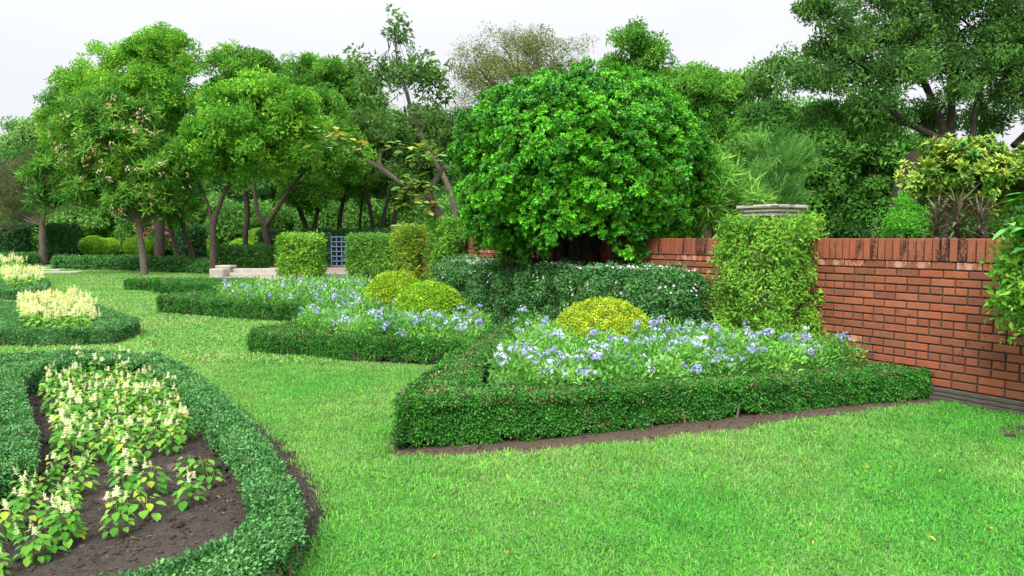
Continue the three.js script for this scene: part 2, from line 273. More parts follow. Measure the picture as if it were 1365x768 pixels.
// leaves over the sides and the top of a clipped block; height(x, z) in metres
function hedge(name, label, category, poly, height, o) {
  const { seed = 1, geos = [smallLeaf, smallLeaf2], density = 900, side = [[0.02, 0.10, 0.012], [0.06, 0.2, 0.03]], top = side, foot = 0.03, rough = 0.012, round = 0.02, size = 1, material = hedgeGloss, group, base = 0, twigs = 0, core = 0.05, gap = 0, stems = true } = o;
  const r = seeded(seed), h = typeof height === 'function' ? height : () => height, cx = poly.reduce((s, p) => s + p[0], 0) / poly.length, cz = poly.reduce((s, p) => s + p[1], 0) / poly.length;
  const t = thing(name, label, category, [cx, base, cz], 0, group), P = poly.map((p) => [p[0] - cx, p[1] - cz]), sg = areaOf(P) > 0 ? 1 : -1;
  const inner = P, cell = Math.max(0.055, Math.sqrt(Math.abs(areaOf(P))) / 45), cells = [], bx = [0, 1].map((k) => [Math.min(...P.map((p) => p[k])), Math.max(...P.map((p) => p[k]))]);
  const away = (x, z) => { let m = 1e9; for (let i = 0; i < P.length; i++) { const a = P[i], b = P[(i + 1) % P.length], ex = b[0] - a[0], ez = b[1] - a[1], u = clamp(((x - a[0]) * ex + (z - a[1]) * ez) / (ex * ex + ez * ez || 1), 0, 1); m = Math.min(m, Math.hypot(x - a[0] - u * ex, z - a[1] - u * ez)); } return m; };
  for (let x = bx[0][0]; x < bx[0][1]; x += cell) for (let z = bx[1][0]; z < bx[1][1]; z += cell) if (inside(x, z, P) && away(x, z) > core * 1.25 + cell / 2) { const top = h(x + cx, z + cz) - core * 1.3, g = new THREE.BoxGeometry(cell * 1.02, top - foot - 0.03, cell * 1.02); g.translate(x, (top + foot + 0.03) / 2, z); cells.push(g); }
  if (cells.length) mesh('branch_core', mergeGeometries(cells), coreMat, t);
  const lists = geos.map(() => []), put = (p, n, isTop) => { const k = (r() * geos.length) | 0; lists[k].push({ p, n: n.clone().addScaledVector(onSphere(r), 0.5).normalize(), a: r() * 6.283, s: size * (0.75 + 0.5 * r()), top: isTop }); };
  const hole = (x, y, z) => gap && noise3(x * 4.5, y * 6, z * 4.5) > 1 - gap;
  let per = 0;
  for (let i = 0; i < P.length; i++) {
    const a = P[i], b = P[(i + 1) % P.length], ex = b[0] - a[0], ez = b[1] - a[1], L = Math.hypot(ex, ez); per += L; if (L < 1e-4) continue;
    const n = V((ez / L) * sg, 0, (-ex / L) * sg);
    const hm = h(a[0] + cx, a[1] + cz), cnt = Math.round(L * hm * density);
    for (let k = 0; k < cnt; k++) {
      const u = r(), x = a[0] + ex * u, z = a[1] + ez * u, H = h(x + cx, z + cz), v = r(), lo = foot + 0.05 * Math.max(-0.4, noise3((x + cx) * 3, 1, (z + cz) * 3)), y = lo + v * (H - lo);
      if (hole(x + cx, y, z + cz)) continue;
      const w = rough * 2.2 * noise3((x + cx) * 2.2, y * 3, (z + cz) * 2.2) + rough * (r() - 0.5) * 2, e = Math.max(0, (y - H + round) / round), bulge = w - round * 0.5 * e * e - core * 0.25 - 0.012 * size;
      put(V(x + n.x * bulge, y - core * 0.3 * e, z + n.z * bulge), V(n.x, 0.35 + e * 0.5, n.z).normalize(), false);
    }
  }
  const xs = P.map((p) => p[0]), zs = P.map((p) => p[1]), x0 = Math.min(...xs), x1 = Math.max(...xs), z0 = Math.min(...zs), z1 = Math.max(...zs), box = (x1 - x0) * (z1 - z0), I = inset(P, round * 0.4);
  for (let k = 0, cnt = Math.round(box * density * 0.85); k < cnt; k++) {
    const x = lerp(x0, x1, r()), z = lerp(z0, z1, r()); if (!inside(x, z, I)) continue;
    put(V(x, h(x + cx, z + cz) - core * 0.2 - 0.01 * size + rough * (noise3((x + cx) * 2.5, 5, (z + cz) * 2.5) + (r() - 0.5)), z), V(0, 1, 0), true);
  }
  const colour = (q) => { const [a, b] = q.top ? top : side, m = 0.5 + 0.5 * noise3((q.p.x + cx) * 3, q.p.y * 3 + seed, (q.p.z + cz) * 3), k = clamp(0.55 * m + 0.6 * r() - 0.1, 0, 1), c = mix3(a, b, k); return r() < twigs * (q.top ? 1 : 0.08) ? mix3([0.12, 0.115, 0.045], [0.2, 0.24, 0.085], r()) : c; };
  geos.forEach((g, k) => scatter('leaves', g, material, lists[k], t, colour));
  for (let k = 0, cnt = stems ? Math.min(60, Math.round(per * 2.2)) : 0; k < cnt; k++) { // stems at the foot
    const i = (r() * inner.length) | 0, a = inner[i], b = inner[(i + 1) % inner.length], u = r(), x = lerp(a[0], b[0], u), z = lerp(a[1], b[1], u);
    mesh('stem', limbGeo([[x, -0.01, z, 0.012], [x + (r() - 0.5) * 0.05, 0.09 + foot, z + (r() - 0.5) * 0.05, 0.008]], 5), twigMat, t);
  }
  return t;
}
const boxSide = [[0.014, 0.105, 0.01], [0.07, 0.30, 0.026]], dusk = [[0.03, 0.155, 0.032], [0.14, 0.37, 0.095]];
hedge('box_hedge', 'clipped low green hedge with V corner running to the brick wall', 'hedge', hedge1, (x) => lerp(0.35, 0.25, clamp((x + 0.8) / 4.8, 0, 1)), { seed: 301, side: boxSide, twigs: 0.3, density: 1000 });
hedge('box_hedge', 'clipped low green hedge before the yellow twin domes', 'hedge', hedge2, 0.29, { seed: 302, side: boxSide, twigs: 0.3, density: 640 });
hedge('box_hedge', 'long low dark hedge before the farther blue flowers', 'hedge', hedge3, 0.32, { seed: 303, side: boxSide, twigs: 0.25, density: 380, size: 1.3 });
hedge('box_hedge', 'low narrow hedge ring on the lawn before the stone steps', 'hedge', hedge4, 0.3, { seed: 304, side: boxSide, twigs: 0.2, density: 270, size: 1.5, core: 0.03 });
hedge('box_hedge', 'wide curved blue-green low hedge around the open soil bed', 'hedge', inset(hedgeNear, 0.05), 0.22, { seed: 305, side: dusk, density: 1350, rough: 0.016, round: 0.03, twigs: 0.02 });
hedge('box_hedge', 'low blue-green hedge around the dense cream flower block', 'hedge', hedgeLeft2, 0.25, { seed: 306, side: dusk, density: 560, twigs: 0.06 });
hedge('box_hedge', 'low hedge around the second cream flower block', 'hedge', hedgeLeft3, 0.25, { seed: 307, side: dusk, density: 280, size: 1.5 });


// ---------------------------------------------------------------- brick wall; its own axes: x along the wall towards the lawn, z out of its garden face
const WX = 2.93, WZ = -8.54, WA = -1.0286, ca = Math.cos(WA), sa = Math.sin(WA);
const onWall = (x, z) => [WX + x * ca + z * sa, WZ - x * sa + z * ca];
const brickMap = (z, dark) => texture(256, (u, v) => {
  const a = 0.5 + 0.5 * tileNoise(u, v, 6, z), b = 0.5 + 0.5 * tileNoise(u, v, 50, z + 1), s = clamp((tileNoise(u, v * 0.35, 9, z + 2) + 0.45 * tileNoise(u, v, 34, z + 3) - dark) * 2.2, 0, 1);
  return mix3(mix3([0.505, 0.297, 0.212], [0.63, 0.378, 0.27], clamp(0.6 * a + 0.4 * b, 0, 1)), [0.13, 0.10, 0.085], s * 0.92);
});
const brickBump = texture(256, (u, v) => grey(0.5 + 0.3 * tileNoise(u, v, 40, 62) + 0.2 * tileNoise(u, v, 90, 63)), false);
const brickCol = [[1, 1, 1], [1.12, 1.0, 0.9], [0.9, 0.87, 0.87], [1.05, 0.95, 0.9], [0.78, 0.76, 0.78], [1.22, 1.2, 1.15], [0.92, 0.95, 0.95], [1.18, 1.05, 0.92]], cleanMap = brickMap(50, 0.62), stainMap = brickMap(55, 0.0), midMap = brickMap(58, 0.38), bloomMap = texture(256, (u, v) => mix3([0.58, 0.32, 0.22], [0.76, 0.62, 0.55], clamp((tileNoise(u, v * 0.6, 8, 81) + 0.5 * tileNoise(u, v, 30, 82) + 0.25) * 1.3, 0, 0.85)));
const brickMat = (map, c) => new THREE.MeshStandardMaterial({ map, bumpMap: brickBump, bumpScale: 0.004, roughness: 0.92, color: new THREE.Color().setRGB(...c) });
const bloomMats = brickCol.slice(0, 4).map((c) => brickMat(bloomMap, c)), brickMats = brickCol.map((c) => brickMat(cleanMap, c)), wornMats = brickCol.slice(0, 3).map((c) => brickMat(midMap, c)), stainMats = brickCol.slice(0, 3).map((c) => brickMat(stainMap, c));
function chamferBox(w, h, d, c, ou = 0, ov = 0) {
  const g = new Build(), uv = [], X = w / 2, Y = h / 2, Z = d / 2, P = (x, y, z) => V(x, y, z);
  const face = (f) => { const q = f.map((p) => V(...p)), n = V().crossVectors(q[1].clone().sub(q[0]), q[2].clone().sub(q[0])); const mid = q.reduce((s, p) => s.add(p), V()); if (n.dot(mid) < 0) q.reverse(); q.length === 4 ? g.quad(...q, [1, 1, 1]) : g.tri(...q, [1, 1, 1]); for (const p of q) { uv.push((Math.abs(n.x) > Math.abs(n.z) && Math.abs(n.x) > Math.abs(n.y) ? p.z : p.x) + ou, (Math.abs(n.y) > Math.abs(n.z) && Math.abs(n.y) > Math.abs(n.x) ? p.z : p.y) + ov); } };
  for (const s of [-1, 1]) {
    face([[s * X, Y - c, Z - c], [s * X, -Y + c, Z - c], [s * X, -Y + c, -Z + c], [s * X, Y - c, -Z + c]]);
    face([[X - c, s * Y, Z - c], [-X + c, s * Y, Z - c], [-X + c, s * Y, -Z + c], [X - c, s * Y, -Z + c]]);
    face([[X - c, Y - c, s * Z], [-X + c, Y - c, s * Z], [-X + c, -Y + c, s * Z], [X - c, -Y + c, s * Z]]);
    for (const t of [-1, 1]) {
      face([[s * X, t * (Y - c), Z - c], [s * X, t * (Y - c), -Z + c], [s * (X - c), t * Y, -Z + c], [s * (X - c), t * Y, Z - c]]);
      face([[s * X, Y - c, t * (Z - c)], [s * X, -Y + c, t * (Z - c)], [s * (X - c), -Y + c, t * Z], [s * (X - c), Y - c, t * Z]]);
      face([[X - c, s * Y, t * (Z - c)], [-X + c, s * Y, t * (Z - c)], [-X + c, s * (Y - c), t * Z], [X - c, s * (Y - c), t * Z]]);
      for (const k of [-1, 1]) face([[s * X, t * (Y - c), k * (Z - c)], [s * (X - c), t * Y, k * (Z - c)], [s * (X - c), t * (Y - c), k * Z]]);
    }
  }
  const o = g.geo(); o.setAttribute('uv', new THREE.Float32BufferAttribute(uv, 2)); o.deleteAttribute('color'); return o;
}
{
  const r = seeded(500), wall = thing('brick_wall', 'long red brick wall with an upright brick coping behind the flower beds', 'wall', [WX, 0, WZ], WA);
  const x0 = -11.2, x1 = 6.2, C = 0.077, Y0 = 0.125, T = 0.22;
  const offs = [0, 1, 2, 3, 4, 5].map((k) => [0.173 * k, 0.291 * k]);
  const kinds = { stretcher: offs.map((o) => chamferBox(0.211, 0.063, 0.06, 0.005, ...o)), header: offs.map((o) => chamferBox(0.0985, 0.063, 0.06, 0.005, ...o)), soldier: offs.map((o) => chamferBox(0.065, 0.211, T + 0.012, 0.005, ...o)) };
  const rest = new Map(), one = (kind, x, y, z) => {
    const worn = kind === 'soldier' ? (r() < 0.38 ? stainMats : wornMats) : y > 1.2 && r() < 0.55 ? bloomMats : r() < 0.12 ? wornMats : r() < 0.02 ? bloomMats : brickMats, m = worn[(r() * worn.length) | 0], g = kinds[kind][(r() * 6) | 0];
    const jx = (r() - 0.5) * 0.003, jz = (r() - 0.5) * 0.004, turn = (r() - 0.5) * 0.012;
    if ((x > 0.28 && x < 3.0) || (x > -1.45 && x < -0.4 && y > 0.85)) { const b = mesh('brick', g, m, wall); b.position.set(x + jx, y, z + jz); b.rotation.z = turn; }
    else { const c = g.clone().rotateZ(turn).translate(x + jx, y, z + jz); if (!rest.has(m)) rest.set(m, []); rest.get(m).push(c); }
  };
  for (let k = 0; k < 15; k++) {
    const y = Y0 + C * (k + 0.5), head = (14 - k) % 4 === 3, step = head ? 0.1125 : 0.225, shift = head ? 0.056 : ((k * 0.37) % 1) > 0.5 ? 0 : 0.1125;
    for (let x = x0 + shift; x < x1; x += step) one(head ? 'header' : 'stretcher', x, y, -0.03);
  }
  for (let x = x0; x < x1; x += 0.0775) one('soldier', x, Y0 + C * 15 + 0.107, -T / 2 + 0.004 + (r() - 0.5) * 0.006);
  for (const [m, list] of rest) { const b = mesh('brickwork', mergeGeometries(list), m, wall); b.userData.kind = 'stuff'; }
  const mg = new THREE.BoxGeometry(x1 - x0, 1.36, T - 0.03); mg.translate((x0 + x1) / 2, 0.7, -T / 2 - 0.002);
  mesh('mortar', mg, new THREE.MeshStandardMaterial({ color: new THREE.Color().setRGB(0.075, 0.063, 0.052), bumpMap: brickBump, bumpScale: 0.01, roughness: 1 }), wall);
  const stoneP = new THREE.MeshStandardMaterial({ map: texture(256, (u, v) => mix3([0.27, 0.25, 0.23], [0.42, 0.395, 0.36], clamp(0.5 + 0.5 * tileNoise(u, v, 5, 66) + 0.3 * tileNoise(u, v, 60, 67), 0, 1))), roughness: 0.95 });
  for (let k = 0; k < 3; k++) { const g = chamferBox(x1 - x0, 0.036, T + 0.05 - k * 0.008, 0.006); g.translate((x0 + x1) / 2, 0.02 + k * 0.04, -T / 2); mesh('plinth_course', g, stoneP, wall); }
}
const capStone = new THREE.MeshStandardMaterial({ map: texture(256, (u, v) => { const s = clamp((tileNoise(u, v, 6, 72) + 0.4 * tileNoise(u, v, 25, 73) - 0.15) * 3, 0, 1); return mix3(mix3([0.56, 0.54, 0.5], [0.74, 0.72, 0.68], 0.5 + 0.5 * tileNoise(u, v, 40, 71)), [0.30, 0.29, 0.27], s * 0.8); }), bumpMap: brickBump, bumpScale: 0.006, roughness: 0.9 });
function pillar(label, x, top, w = 0.4, z = 0.1, shaft = wornMats[2]) {
  const [X, Z] = onWall(x, z), t = thing('brick_pillar', label, 'pillar', [X, 0, Z], WA, 'pillars along the brick wall');
  const H = top - 0.13, sh = chamferBox(w, H, w, 0.01); sh.translate(0, H / 2, 0); mesh('shaft', sh, shaft, t);
  const cap = mesh('cap', chamferBox(w + 0.06, 0.045, w + 0.06, 0.008).translate(0, H + 0.023, 0), capStone, t);
  mesh('cap_slab', chamferBox(w + 0.1, 0.04, w + 0.1, 0.01, 0.4, 0.2).translate(0, H + 0.066, 0), capStone, cap);
  mesh('cap_slab', chamferBox(w + 0.15, 0.042, w + 0.15, 0.012, 0.7, 0.6).translate(0, H + 0.108, 0), capStone, cap);
  return t;
}
pillar('brick pillar with tiered grey stone cap inside the loose creeper block', 0.1, 1.86);
pillar('brick pillar hidden in creeper at the lawn end of the wall', 3.25, 1.83);
pillar('brick pillar in the creeper block beside the big round tree', -7.9, 1.55, 0.4, 0);
pillar('pillar with a pale cap behind the yellow-green creeper block', -10.6, 1.8, 0.3, 0.0, capStone);

// creeper blocks on the pillars
const creepLeaf = [spray(211, 34, 0.11, 0.05, 0.024, { up: 0.2, spread: 0.8, warm: 0.4, simple: false, flat: 0.6 }), spray(212, 30, 0.12, 0.055, 0.026, { up: 0.1, spread: 0.8, warm: 0.4, simple: false, flat: 0.6 }), spray(215, 26, 0.14, 0.05, 0.022, { up: 0.3, spread: 0.8, warm: 0.4, simple: false, flat: 0.8 })];
const creeper = (label, x0, x1, z0, z1, h, o) => hedge('clipped_creeper', label, 'creeper', [onWall(x0, z1), onWall(x1, z1), onWall(x1, z0), onWall(x0, z0)], h, { geos: creepLeaf, material: leafSoft, density: 120, rough: 0.07, round: 0.08, core: 0.13, gap: 0.62, foot: 0.2, twigs: 0.06, side: [[0.06, 0.27, 0.015], [0.3, 0.58, 0.06]], group: 'creeper blocks clipped round the wall pillars', ...o });
creeper('tall loose light green creeper block with a stone cap above it', -0.27, 0.63, -0.12, 0.56, 1.69, { seed: 401, size: 0.8, rough: 0.06, round: 0.05, side: [[0.07, 0.28, 0.016], [0.34, 0.62, 0.07]], density: 260 });
creeper('ragged creeper hanging on the wall beside the long pointed leaves', 2.76, 3.75, -0.1, 0.5, 1.6, { seed: 402, stems: false, foot: 0.78, density: 150 });
creeper('dull green creeper block with brown twigs beside the big round tree', -8.4, -7.35, -0.3, 0.4, 1.84, { seed: 403, density: 190, twigs: 0.16, size: 1.0, side: [[0.06, 0.25, 0.015], [0.26, 0.52, 0.05]] });
creeper('bright yellow-green creeper block with a pale cap behind it', -10.35, -9.5, -0.27, 0.36, 1.71, { seed: 404, density: 150, size: 1.2, side: [[0.13, 0.3, 0.012], [0.42, 0.58, 0.05]] });
function boxTopiary(label, px, w, h, o) {
  const [x, z] = px, d = w / 2, t = hedge('box_topiary', label, 'topiary', [[x - d, z + d], [x + d, z + d], [x + d, z - d], [x - d, z - d]], h, { geos: creepLeaf, material: leafSoft, density: 120, rough: 0.06, round: 0.1, core: 0.15, gap: 0.5, foot: 0.34, twigs: 0.04, size: 1.3, ...o });
  for (const [a, b] of [[-0.28, 0.1], [-0.1, 0.25], [0.3, 0.12]]) mesh('trunk', limbGeo([[a, -0.02, b, 0.05], [a * 0.9, 0.3, b, 0.04], [a * 0.8, 0.6, b * 0.6, 0.035]], 6), barkDark, t);
}
boxTopiary('square clipped light green bush on bare stems beside the blue gate', [-6.69, -23.82], 1.06, 1.55, { seed: 405, side: [[0.10, 0.32, 0.015], [0.34, 0.58, 0.06]] });
boxTopiary('square clipped mid green bush with brown gaps beside the blue gate', [-4.6, -24.6], 1.2, 1.54, { seed: 406, side: [[0.06, 0.23, 0.02], [0.22, 0.46, 0.05]], twigs: 0.1 });

// ---------------------------------------------------------------- white flowering hedge before the wall
{
  const poly = [onWall(-6.5, 1.1), onWall(-3.5, 1.2), onWall(-0.9, 1.15), onWall(-0.55, 0.85), onWall(-0.6, 0.35), onWall(-6.5, 0.35)];
  const hh = (x, z) => 1.06 + 0.05 * noise3(x * 1.2, 2, z * 1.2);
  const t = hedge('flowering_hedge', 'chest-high dark green hedge dotted with small white flowers before the wall', 'hedge', poly, hh, { seed: 410, geos: [spray(213, 50, 0.12, 0.042, 0.018, { up: 0.3, spread: 0.8, flat: 0.7 }), spray(214, 50, 0.12, 0.045, 0.017, { up: 0.2, spread: 0.8, flat: 0.7 })], density: 190, rough: 0.06, round: 0.22, core: 0.1, side: [[0.025, 0.13, 0.022], [0.11, 0.32, 0.07]] });
  const fl = new Build(), rr = seeded(88);
  for (let k = 0; k < 5; k++) { const a = k * 1.2566; fl.leaf(V(0, 0, 0), V(Math.cos(a), 0.25, Math.sin(a)).normalize(), V(0, 1, 0), 0.015, 0.011, 0.1, 0.1, [1, 1, 1], true); }
  const I = inset(poly, 0.05), items = [];
  for (let k = 0; k < 30000 && items.length < 1500; k++) { const x = -2 + rr() * 5.5, z = -15 + rr() * 8; if (inside(x, z, I)) items.push({ p: V(x - t.position.x, hh(x, z) + 0.035 + rr() * 0.04, z - t.position.z), n: onSphere(rr).multiplyScalar(0.6).add(V(0, 1, 0)).normalize(), a: rr() * 6, s: 0.9 + rr() * 0.8 }); }
  for (let i = 0; i < 4; i++) { const a = poly[i], b = poly[i + 1]; for (let k = 0, n = Math.hypot(b[0] - a[0], b[1] - a[1]) * 16; k < n; k++) { const u = rr(), v = 1 - rr() * rr(); const L = Math.hypot(b[0] - a[0], b[1] - a[1]), nx = (a[1] - b[1]) / L, nz = (b[0] - a[0]) / L, sgn = areaOf(poly) > 0 ? -1 : 1; items.push({ p: V(lerp(a[0], b[0], u) + nx * 0.02 * sgn - t.position.x, 0.35 + v * 0.62, lerp(a[1], b[1], u) + nz * 0.02 * sgn - t.position.z), n: V(nx * sgn, 0.6, nz * sgn).normalize(), a: rr() * 6, s: 1 + rr() * 0.8 }); } }
  scatter('white_flowers', fl.geo(), leafMat([0.82, 0.84, 0.8], 0.9, 0.25), items, t);
}

// ---------------------------------------------------------------- clipped domes
const domeLeaf = [spray(221, 50, 0.065, 0.028, 0.013, { up: 0.5, spread: 0.7, warm: 0.3, flat: 0.55 }), spray(222, 50, 0.065, 0.026, 0.014, { up: 0.5, spread: 0.7, warm: 0.3, flat: 0.55 })];
function dome(name, label, [x, y, z], [rx, ry, rz], o) {
  const { seed = 1, n = 2600, cols, size = 1, geos = domeLeaf, group, category = 'topiary' } = o, r = seeded(seed), t = thing(name, label, category, [x, 0, z], 0, group);
  const core = new THREE.SphereGeometry(1, 20, 14); core.scale(rx * 0.9, ry * 0.9, rz * 0.9); core.translate(0, y, 0); mesh('branch_core', core, coreMat, t);
  const lists = geos.map(() => []);
  for (let k = 0; k < n; k++) { const d = onSphere(r), q = 0.965 + 0.03 * noise3(d.x * 4, d.y * 4 + seed, d.z * 4) + 0.03 * (r() - 0.5), p = V(d.x * rx * q, y + d.y * ry * q, d.z * rz * q); if (p.y < 0.04) continue; lists[(r() * geos.length) | 0].push({ p, n: d.clone().addScaledVector(onSphere(r), 0.4).add(V(0, 0.3, 0)).normalize(), a: r() * 6, s: size * (0.75 + 0.5 * r()) }); }
  geos.forEach((g, k) => scatter('leaves', g, hedgeGloss, lists[k], t, () => mix3(cols[0], cols[1], r())));
  mesh('trunk', limbGeo([[0, -0.02, 0, 0.05], [0, 0.2, 0.02, 0.045], [0.02, 0.4, 0, 0.03]], 6), barkDark, t);
  return t;
}
const gold = [[0.2, 0.36, 0.008], [0.54, 0.65, 0.035]], lime = [[0.15, 0.38, 0.008], [0.38, 0.62, 0.03]];
dome('dome_topiary', 'single golden yellow clipped dome among blue flowers', [1.01, 0.31, -8.3], [0.58, 0.5, 0.54], { seed: 601, cols: gold, n: 2000 });
dome('dome_topiary', 'golden dome of the close pair, the yellower and farther one', [-1.91, 0.58, -12.2], [0.42, 0.34, 0.4], { seed: 602, cols: [[0.18, 0.38, 0.008], [0.46, 0.64, 0.03]], n: 1500, size: 1.2 });
dome('dome_topiary', 'lime green dome of the close pair, the wider one', [-1.22, 0.48, -11], [0.47, 0.34, 0.44], { seed: 603, cols: lime, n: 1500, size: 1.2 });

// ---------------------------------------------------------------- blue flowering shrubs filling the beds
const plumbLeaf = [spray(231, 34, 0.13, 0.045, 0.017, { up: 0.7, spread: 0.7, warm: 0.35, simple: false }), spray(232, 30, 0.13, 0.05, 0.018, { up: 0.8, spread: 0.7, warm: 0.35, simple: false })];
function floretHead(seed, n, rad) {
  const r = seeded(seed), g = new Build();
  for (let k = 0; k < n; k++) {
    const d = onSphere(r); d.y = Math.abs(d.y) * 0.8 + 0.15; d.normalize(); const c = d.clone().multiplyScalar(rad * (0.6 + 0.6 * r())), n2 = d.clone().addScaledVector(onSphere(r), 0.35).normalize(), a = V(1, 0.3, 0.2).cross(n2).normalize(), b = V().crossVectors(n2, a), s = rad > 0.06 ? 0.34 * rad : 0.0115 + 0.004 * r(), col = tint(r, 0.25);
    for (let q = 0; q < 5; q++) { const w = (q / 5) * 6.283 + 0.4, L = a.clone().multiplyScalar(Math.cos(w)).addScaledVector(b, Math.sin(w)); g.leaf(c, L, n2, s, s * 0.8, 0.05, 0.15, col, true); }
  }
  return g.geo();
}
const heads = [floretHead(1, 14, 0.042), floretHead(2, 10, 0.036), floretHead(3, 17, 0.05), floretHead(4, 8, 0.032)];
const petalMats = [[0.42, 0.42, 0.84], [0.48, 0.50, 0.86], [0.58, 0.61, 0.9], [0.38, 0.36, 0.8], [0.7, 0.72, 0.92]].map((c) => new THREE.MeshPhysicalMaterial({ color: new THREE.Color().setRGB(...c), vertexColors: true, roughness: 0.95, transmission: 0.3, thickness: 0, side: THREE.DoubleSide }));
function blueBed(label, poly, h, nLeaf, nHead, seed, size = 1, skip = []) {
  const r = seeded(seed), cx = poly.reduce((s, p) => s + p[0], 0) / poly.length, cz = poly.reduce((s, p) => s + p[1], 0) / poly.length, t = thing('plumbago_planting', label, 'flowers', [cx, 0, cz], 0, 'blue flowering shrub beds');
  const xs = poly.map((p) => p[0]), zs = poly.map((p) => p[1]), x0 = Math.min(...xs), x1 = Math.max(...xs), z0 = Math.min(...zs), z1 = Math.max(...zs);
  const hh = (x, z) => h(x, z) * (1 + 0.3 * noise3(x * 2.3, seed, z * 2.3) + 0.17 * noise3(x * 6, seed, z * 6));
  const pick = () => { for (;;) { const x = lerp(x0, x1, r()), z = lerp(z0, z1, r()); if (inside(x, z, poly) && !skip.some((s) => Math.hypot(x - s[0], z - s[1]) < s[2])) return [x, z]; } };
  const lists = plumbLeaf.map(() => []);
  for (let k = 0; k < nLeaf; k++) { const [x, z] = pick(), H = hh(x, z), y = H * (1 - 0.75 * r() * r()) - 0.06; lists[k % 2].push({ p: V(x - cx, Math.max(0.06, y + (r() < 0.22 ? 0.08 : 0)), z - cz), n: onSphere(r).multiplyScalar(0.45).add(V(0, 1, 0)).normalize(), a: r() * 6, s: size * (0.75 + 0.5 * r()) }); }
  plumbLeaf.forEach((g, k) => scatter('leaves', g, leafSoft, lists[k], t, (q) => mix3([0.05, 0.24, 0.025], [0.27, 0.58, 0.09], clamp(0.5 + 0.45 * noise3((q.p.x + cx) * 2, 4, (q.p.z + cz) * 2) + 0.5 * (r() - 0.5), 0, 1))));
  for (let k = 0; k < nHead; k++) {
    let [x, z] = pick(); for (let j = 0; j < 6 && noise3(x * 1.6, seed + 3, z * 1.6) < r() * 0.6 - 0.62; j++) [x, z] = pick(); const H = hh(x, z), m = mesh('flower_cluster', heads[(r() * 4) | 0], petalMats[(clamp(0.5 + 0.55 * noise3(x * 0.9, 7, z * 0.9) + 0.5 * (r() - 0.5), 0, 0.999) * 5) | 0], t);
    m.position.set(x - cx, H + 0.02 + 0.05 * r(), z - cz); m.rotation.set((r() - 0.3) * 0.7, r() * 6, (r() - 0.5) * 0.6); m.scale.setScalar(size * (0.85 + 0.6 * r()));
  }
}
const bed1 = [[-0.11, -5.75], [0.71, -6.01], [2.12, -6.6], [3.39, -7.27], onWall(0.95, 0.12), onWall(0.55, 0.65), onWall(-0.5, 0.75), onWall(-0.9, 1.3), onWall(-1.6, 2.0), onWall(-2.2, 2.1), [0.29, -8.49], [-0.1, -6.71]];
blueBed('wide bed of pale blue flowers around the single golden dome', bed1, (x, z) => 0.35 + 0.1 * clamp((-z - 6) / 2.5, 0, 1), 3200, 292, 701, 1, [[1.0, -8.3, 0.56]]);
const bed2 = [[-2.73, -9.8], [-1.09, -8.83], [-0.47, -8.64], [-0.31, -10.06], [-0.89, -12.24], [-2.48, -13.57], [-3.2, -12.63], [-2.99, -10.53]];
blueBed('bed of pale blue flowers before the close pair of domes', bed2, () => 0.38, 2600, 250, 702, 1.1, [[-1.55, -13.98, 0.48]]);
const bed3 = [[-5.6, -14.6], [-3.8, -13.4], [-2.66, -13.09], [-2.67, -16.42], [-3.84, -18.04], [-5.29, -17.46], [-6.42, -16.52]];
blueBed('far bed of pale blue flowers before the square clipped bushes', bed3, () => 0.4, 2000, 170, 703, 1.5);

// ---------------------------------------------------------------- cream salvia
const salviaLeafGeo = [0, 1, 2].map((k) => { const g = new Build(), r = seeded(240 + k); const W = 0.042 + 0.006 * k; const b = V(0, 0, 0), pts = [[0, 0], [0.25, 0.42], [0.55, 0.5], [0.8, 0.3], [1, 0]]; for (let i = 0; i < 4; i++) { const [u0, w0] = pts[i], [u1, w1] = pts[i + 1], L = 0.06, y = (u) => -0.35 * u * u * L, f = 0.25; const c = tint(r, 0.08); for (const s of [-1, 1]) { const a1 = V(s * w0 * W, y(u0) + f * w0 * W, u0 * L), a2 = V(s * w1 * W, y(u1) + f * w1 * W, u1 * L), m1 = V(0, y(u0), u0 * L), m2 = V(0, y(u1), u1 * L); if (s > 0) g.quad(m1, a1, a2, m2, c); else g.quad(m1, m2, a2, a1, c); } } return g.geo(); });
const salviaMats = [[0.08, 0.32, 0.03], [0.14, 0.42, 0.04], [0.24, 0.54, 0.06], [0.46, 0.58, 0.06], [0.12, 0.38, 0.05]].map((c) => leafMat(c, 0.7, 0.35));
const creamMat = leafMat([0.84, 0.85, 0.44], 0.9, 0.35), paleMat = leafMat([0.88, 0.9, 0.6], 0.9, 0.35), stemMat = mat([0.14, 0.2, 0.05], 0.8);
function spikeGeo(seed, len, wid) {
  const r = seeded(seed), g = new Build(), rows = 7;
  for (let k = 0; k < rows; k++) { const u = k / (rows - 1), R = wid * (1 - 0.4 * u) * (0.6 + 0.6 * r()); for (let q = 0; q < 5; q++) { if (r() < 0.22) continue; const a = q * 1.2566 + k * 0.63 + r() * 0.6, d = V(Math.cos(a), 0.35 + u * 0.9, Math.sin(a)).normalize(); g.leaf(V(0, u * len, 0), d, V(0, 1, 0), R, R * 0.55, 0.2, 0.2, tint(r, 0.2, 0.12), true); } }
  return g.geo();
}
const spikes = [spikeGeo(1, 0.055, 0.024), spikeGeo(2, 0.07, 0.022), spikeGeo(3, 0.045, 0.026), spikeGeo(4, 0.035, 0.02)];
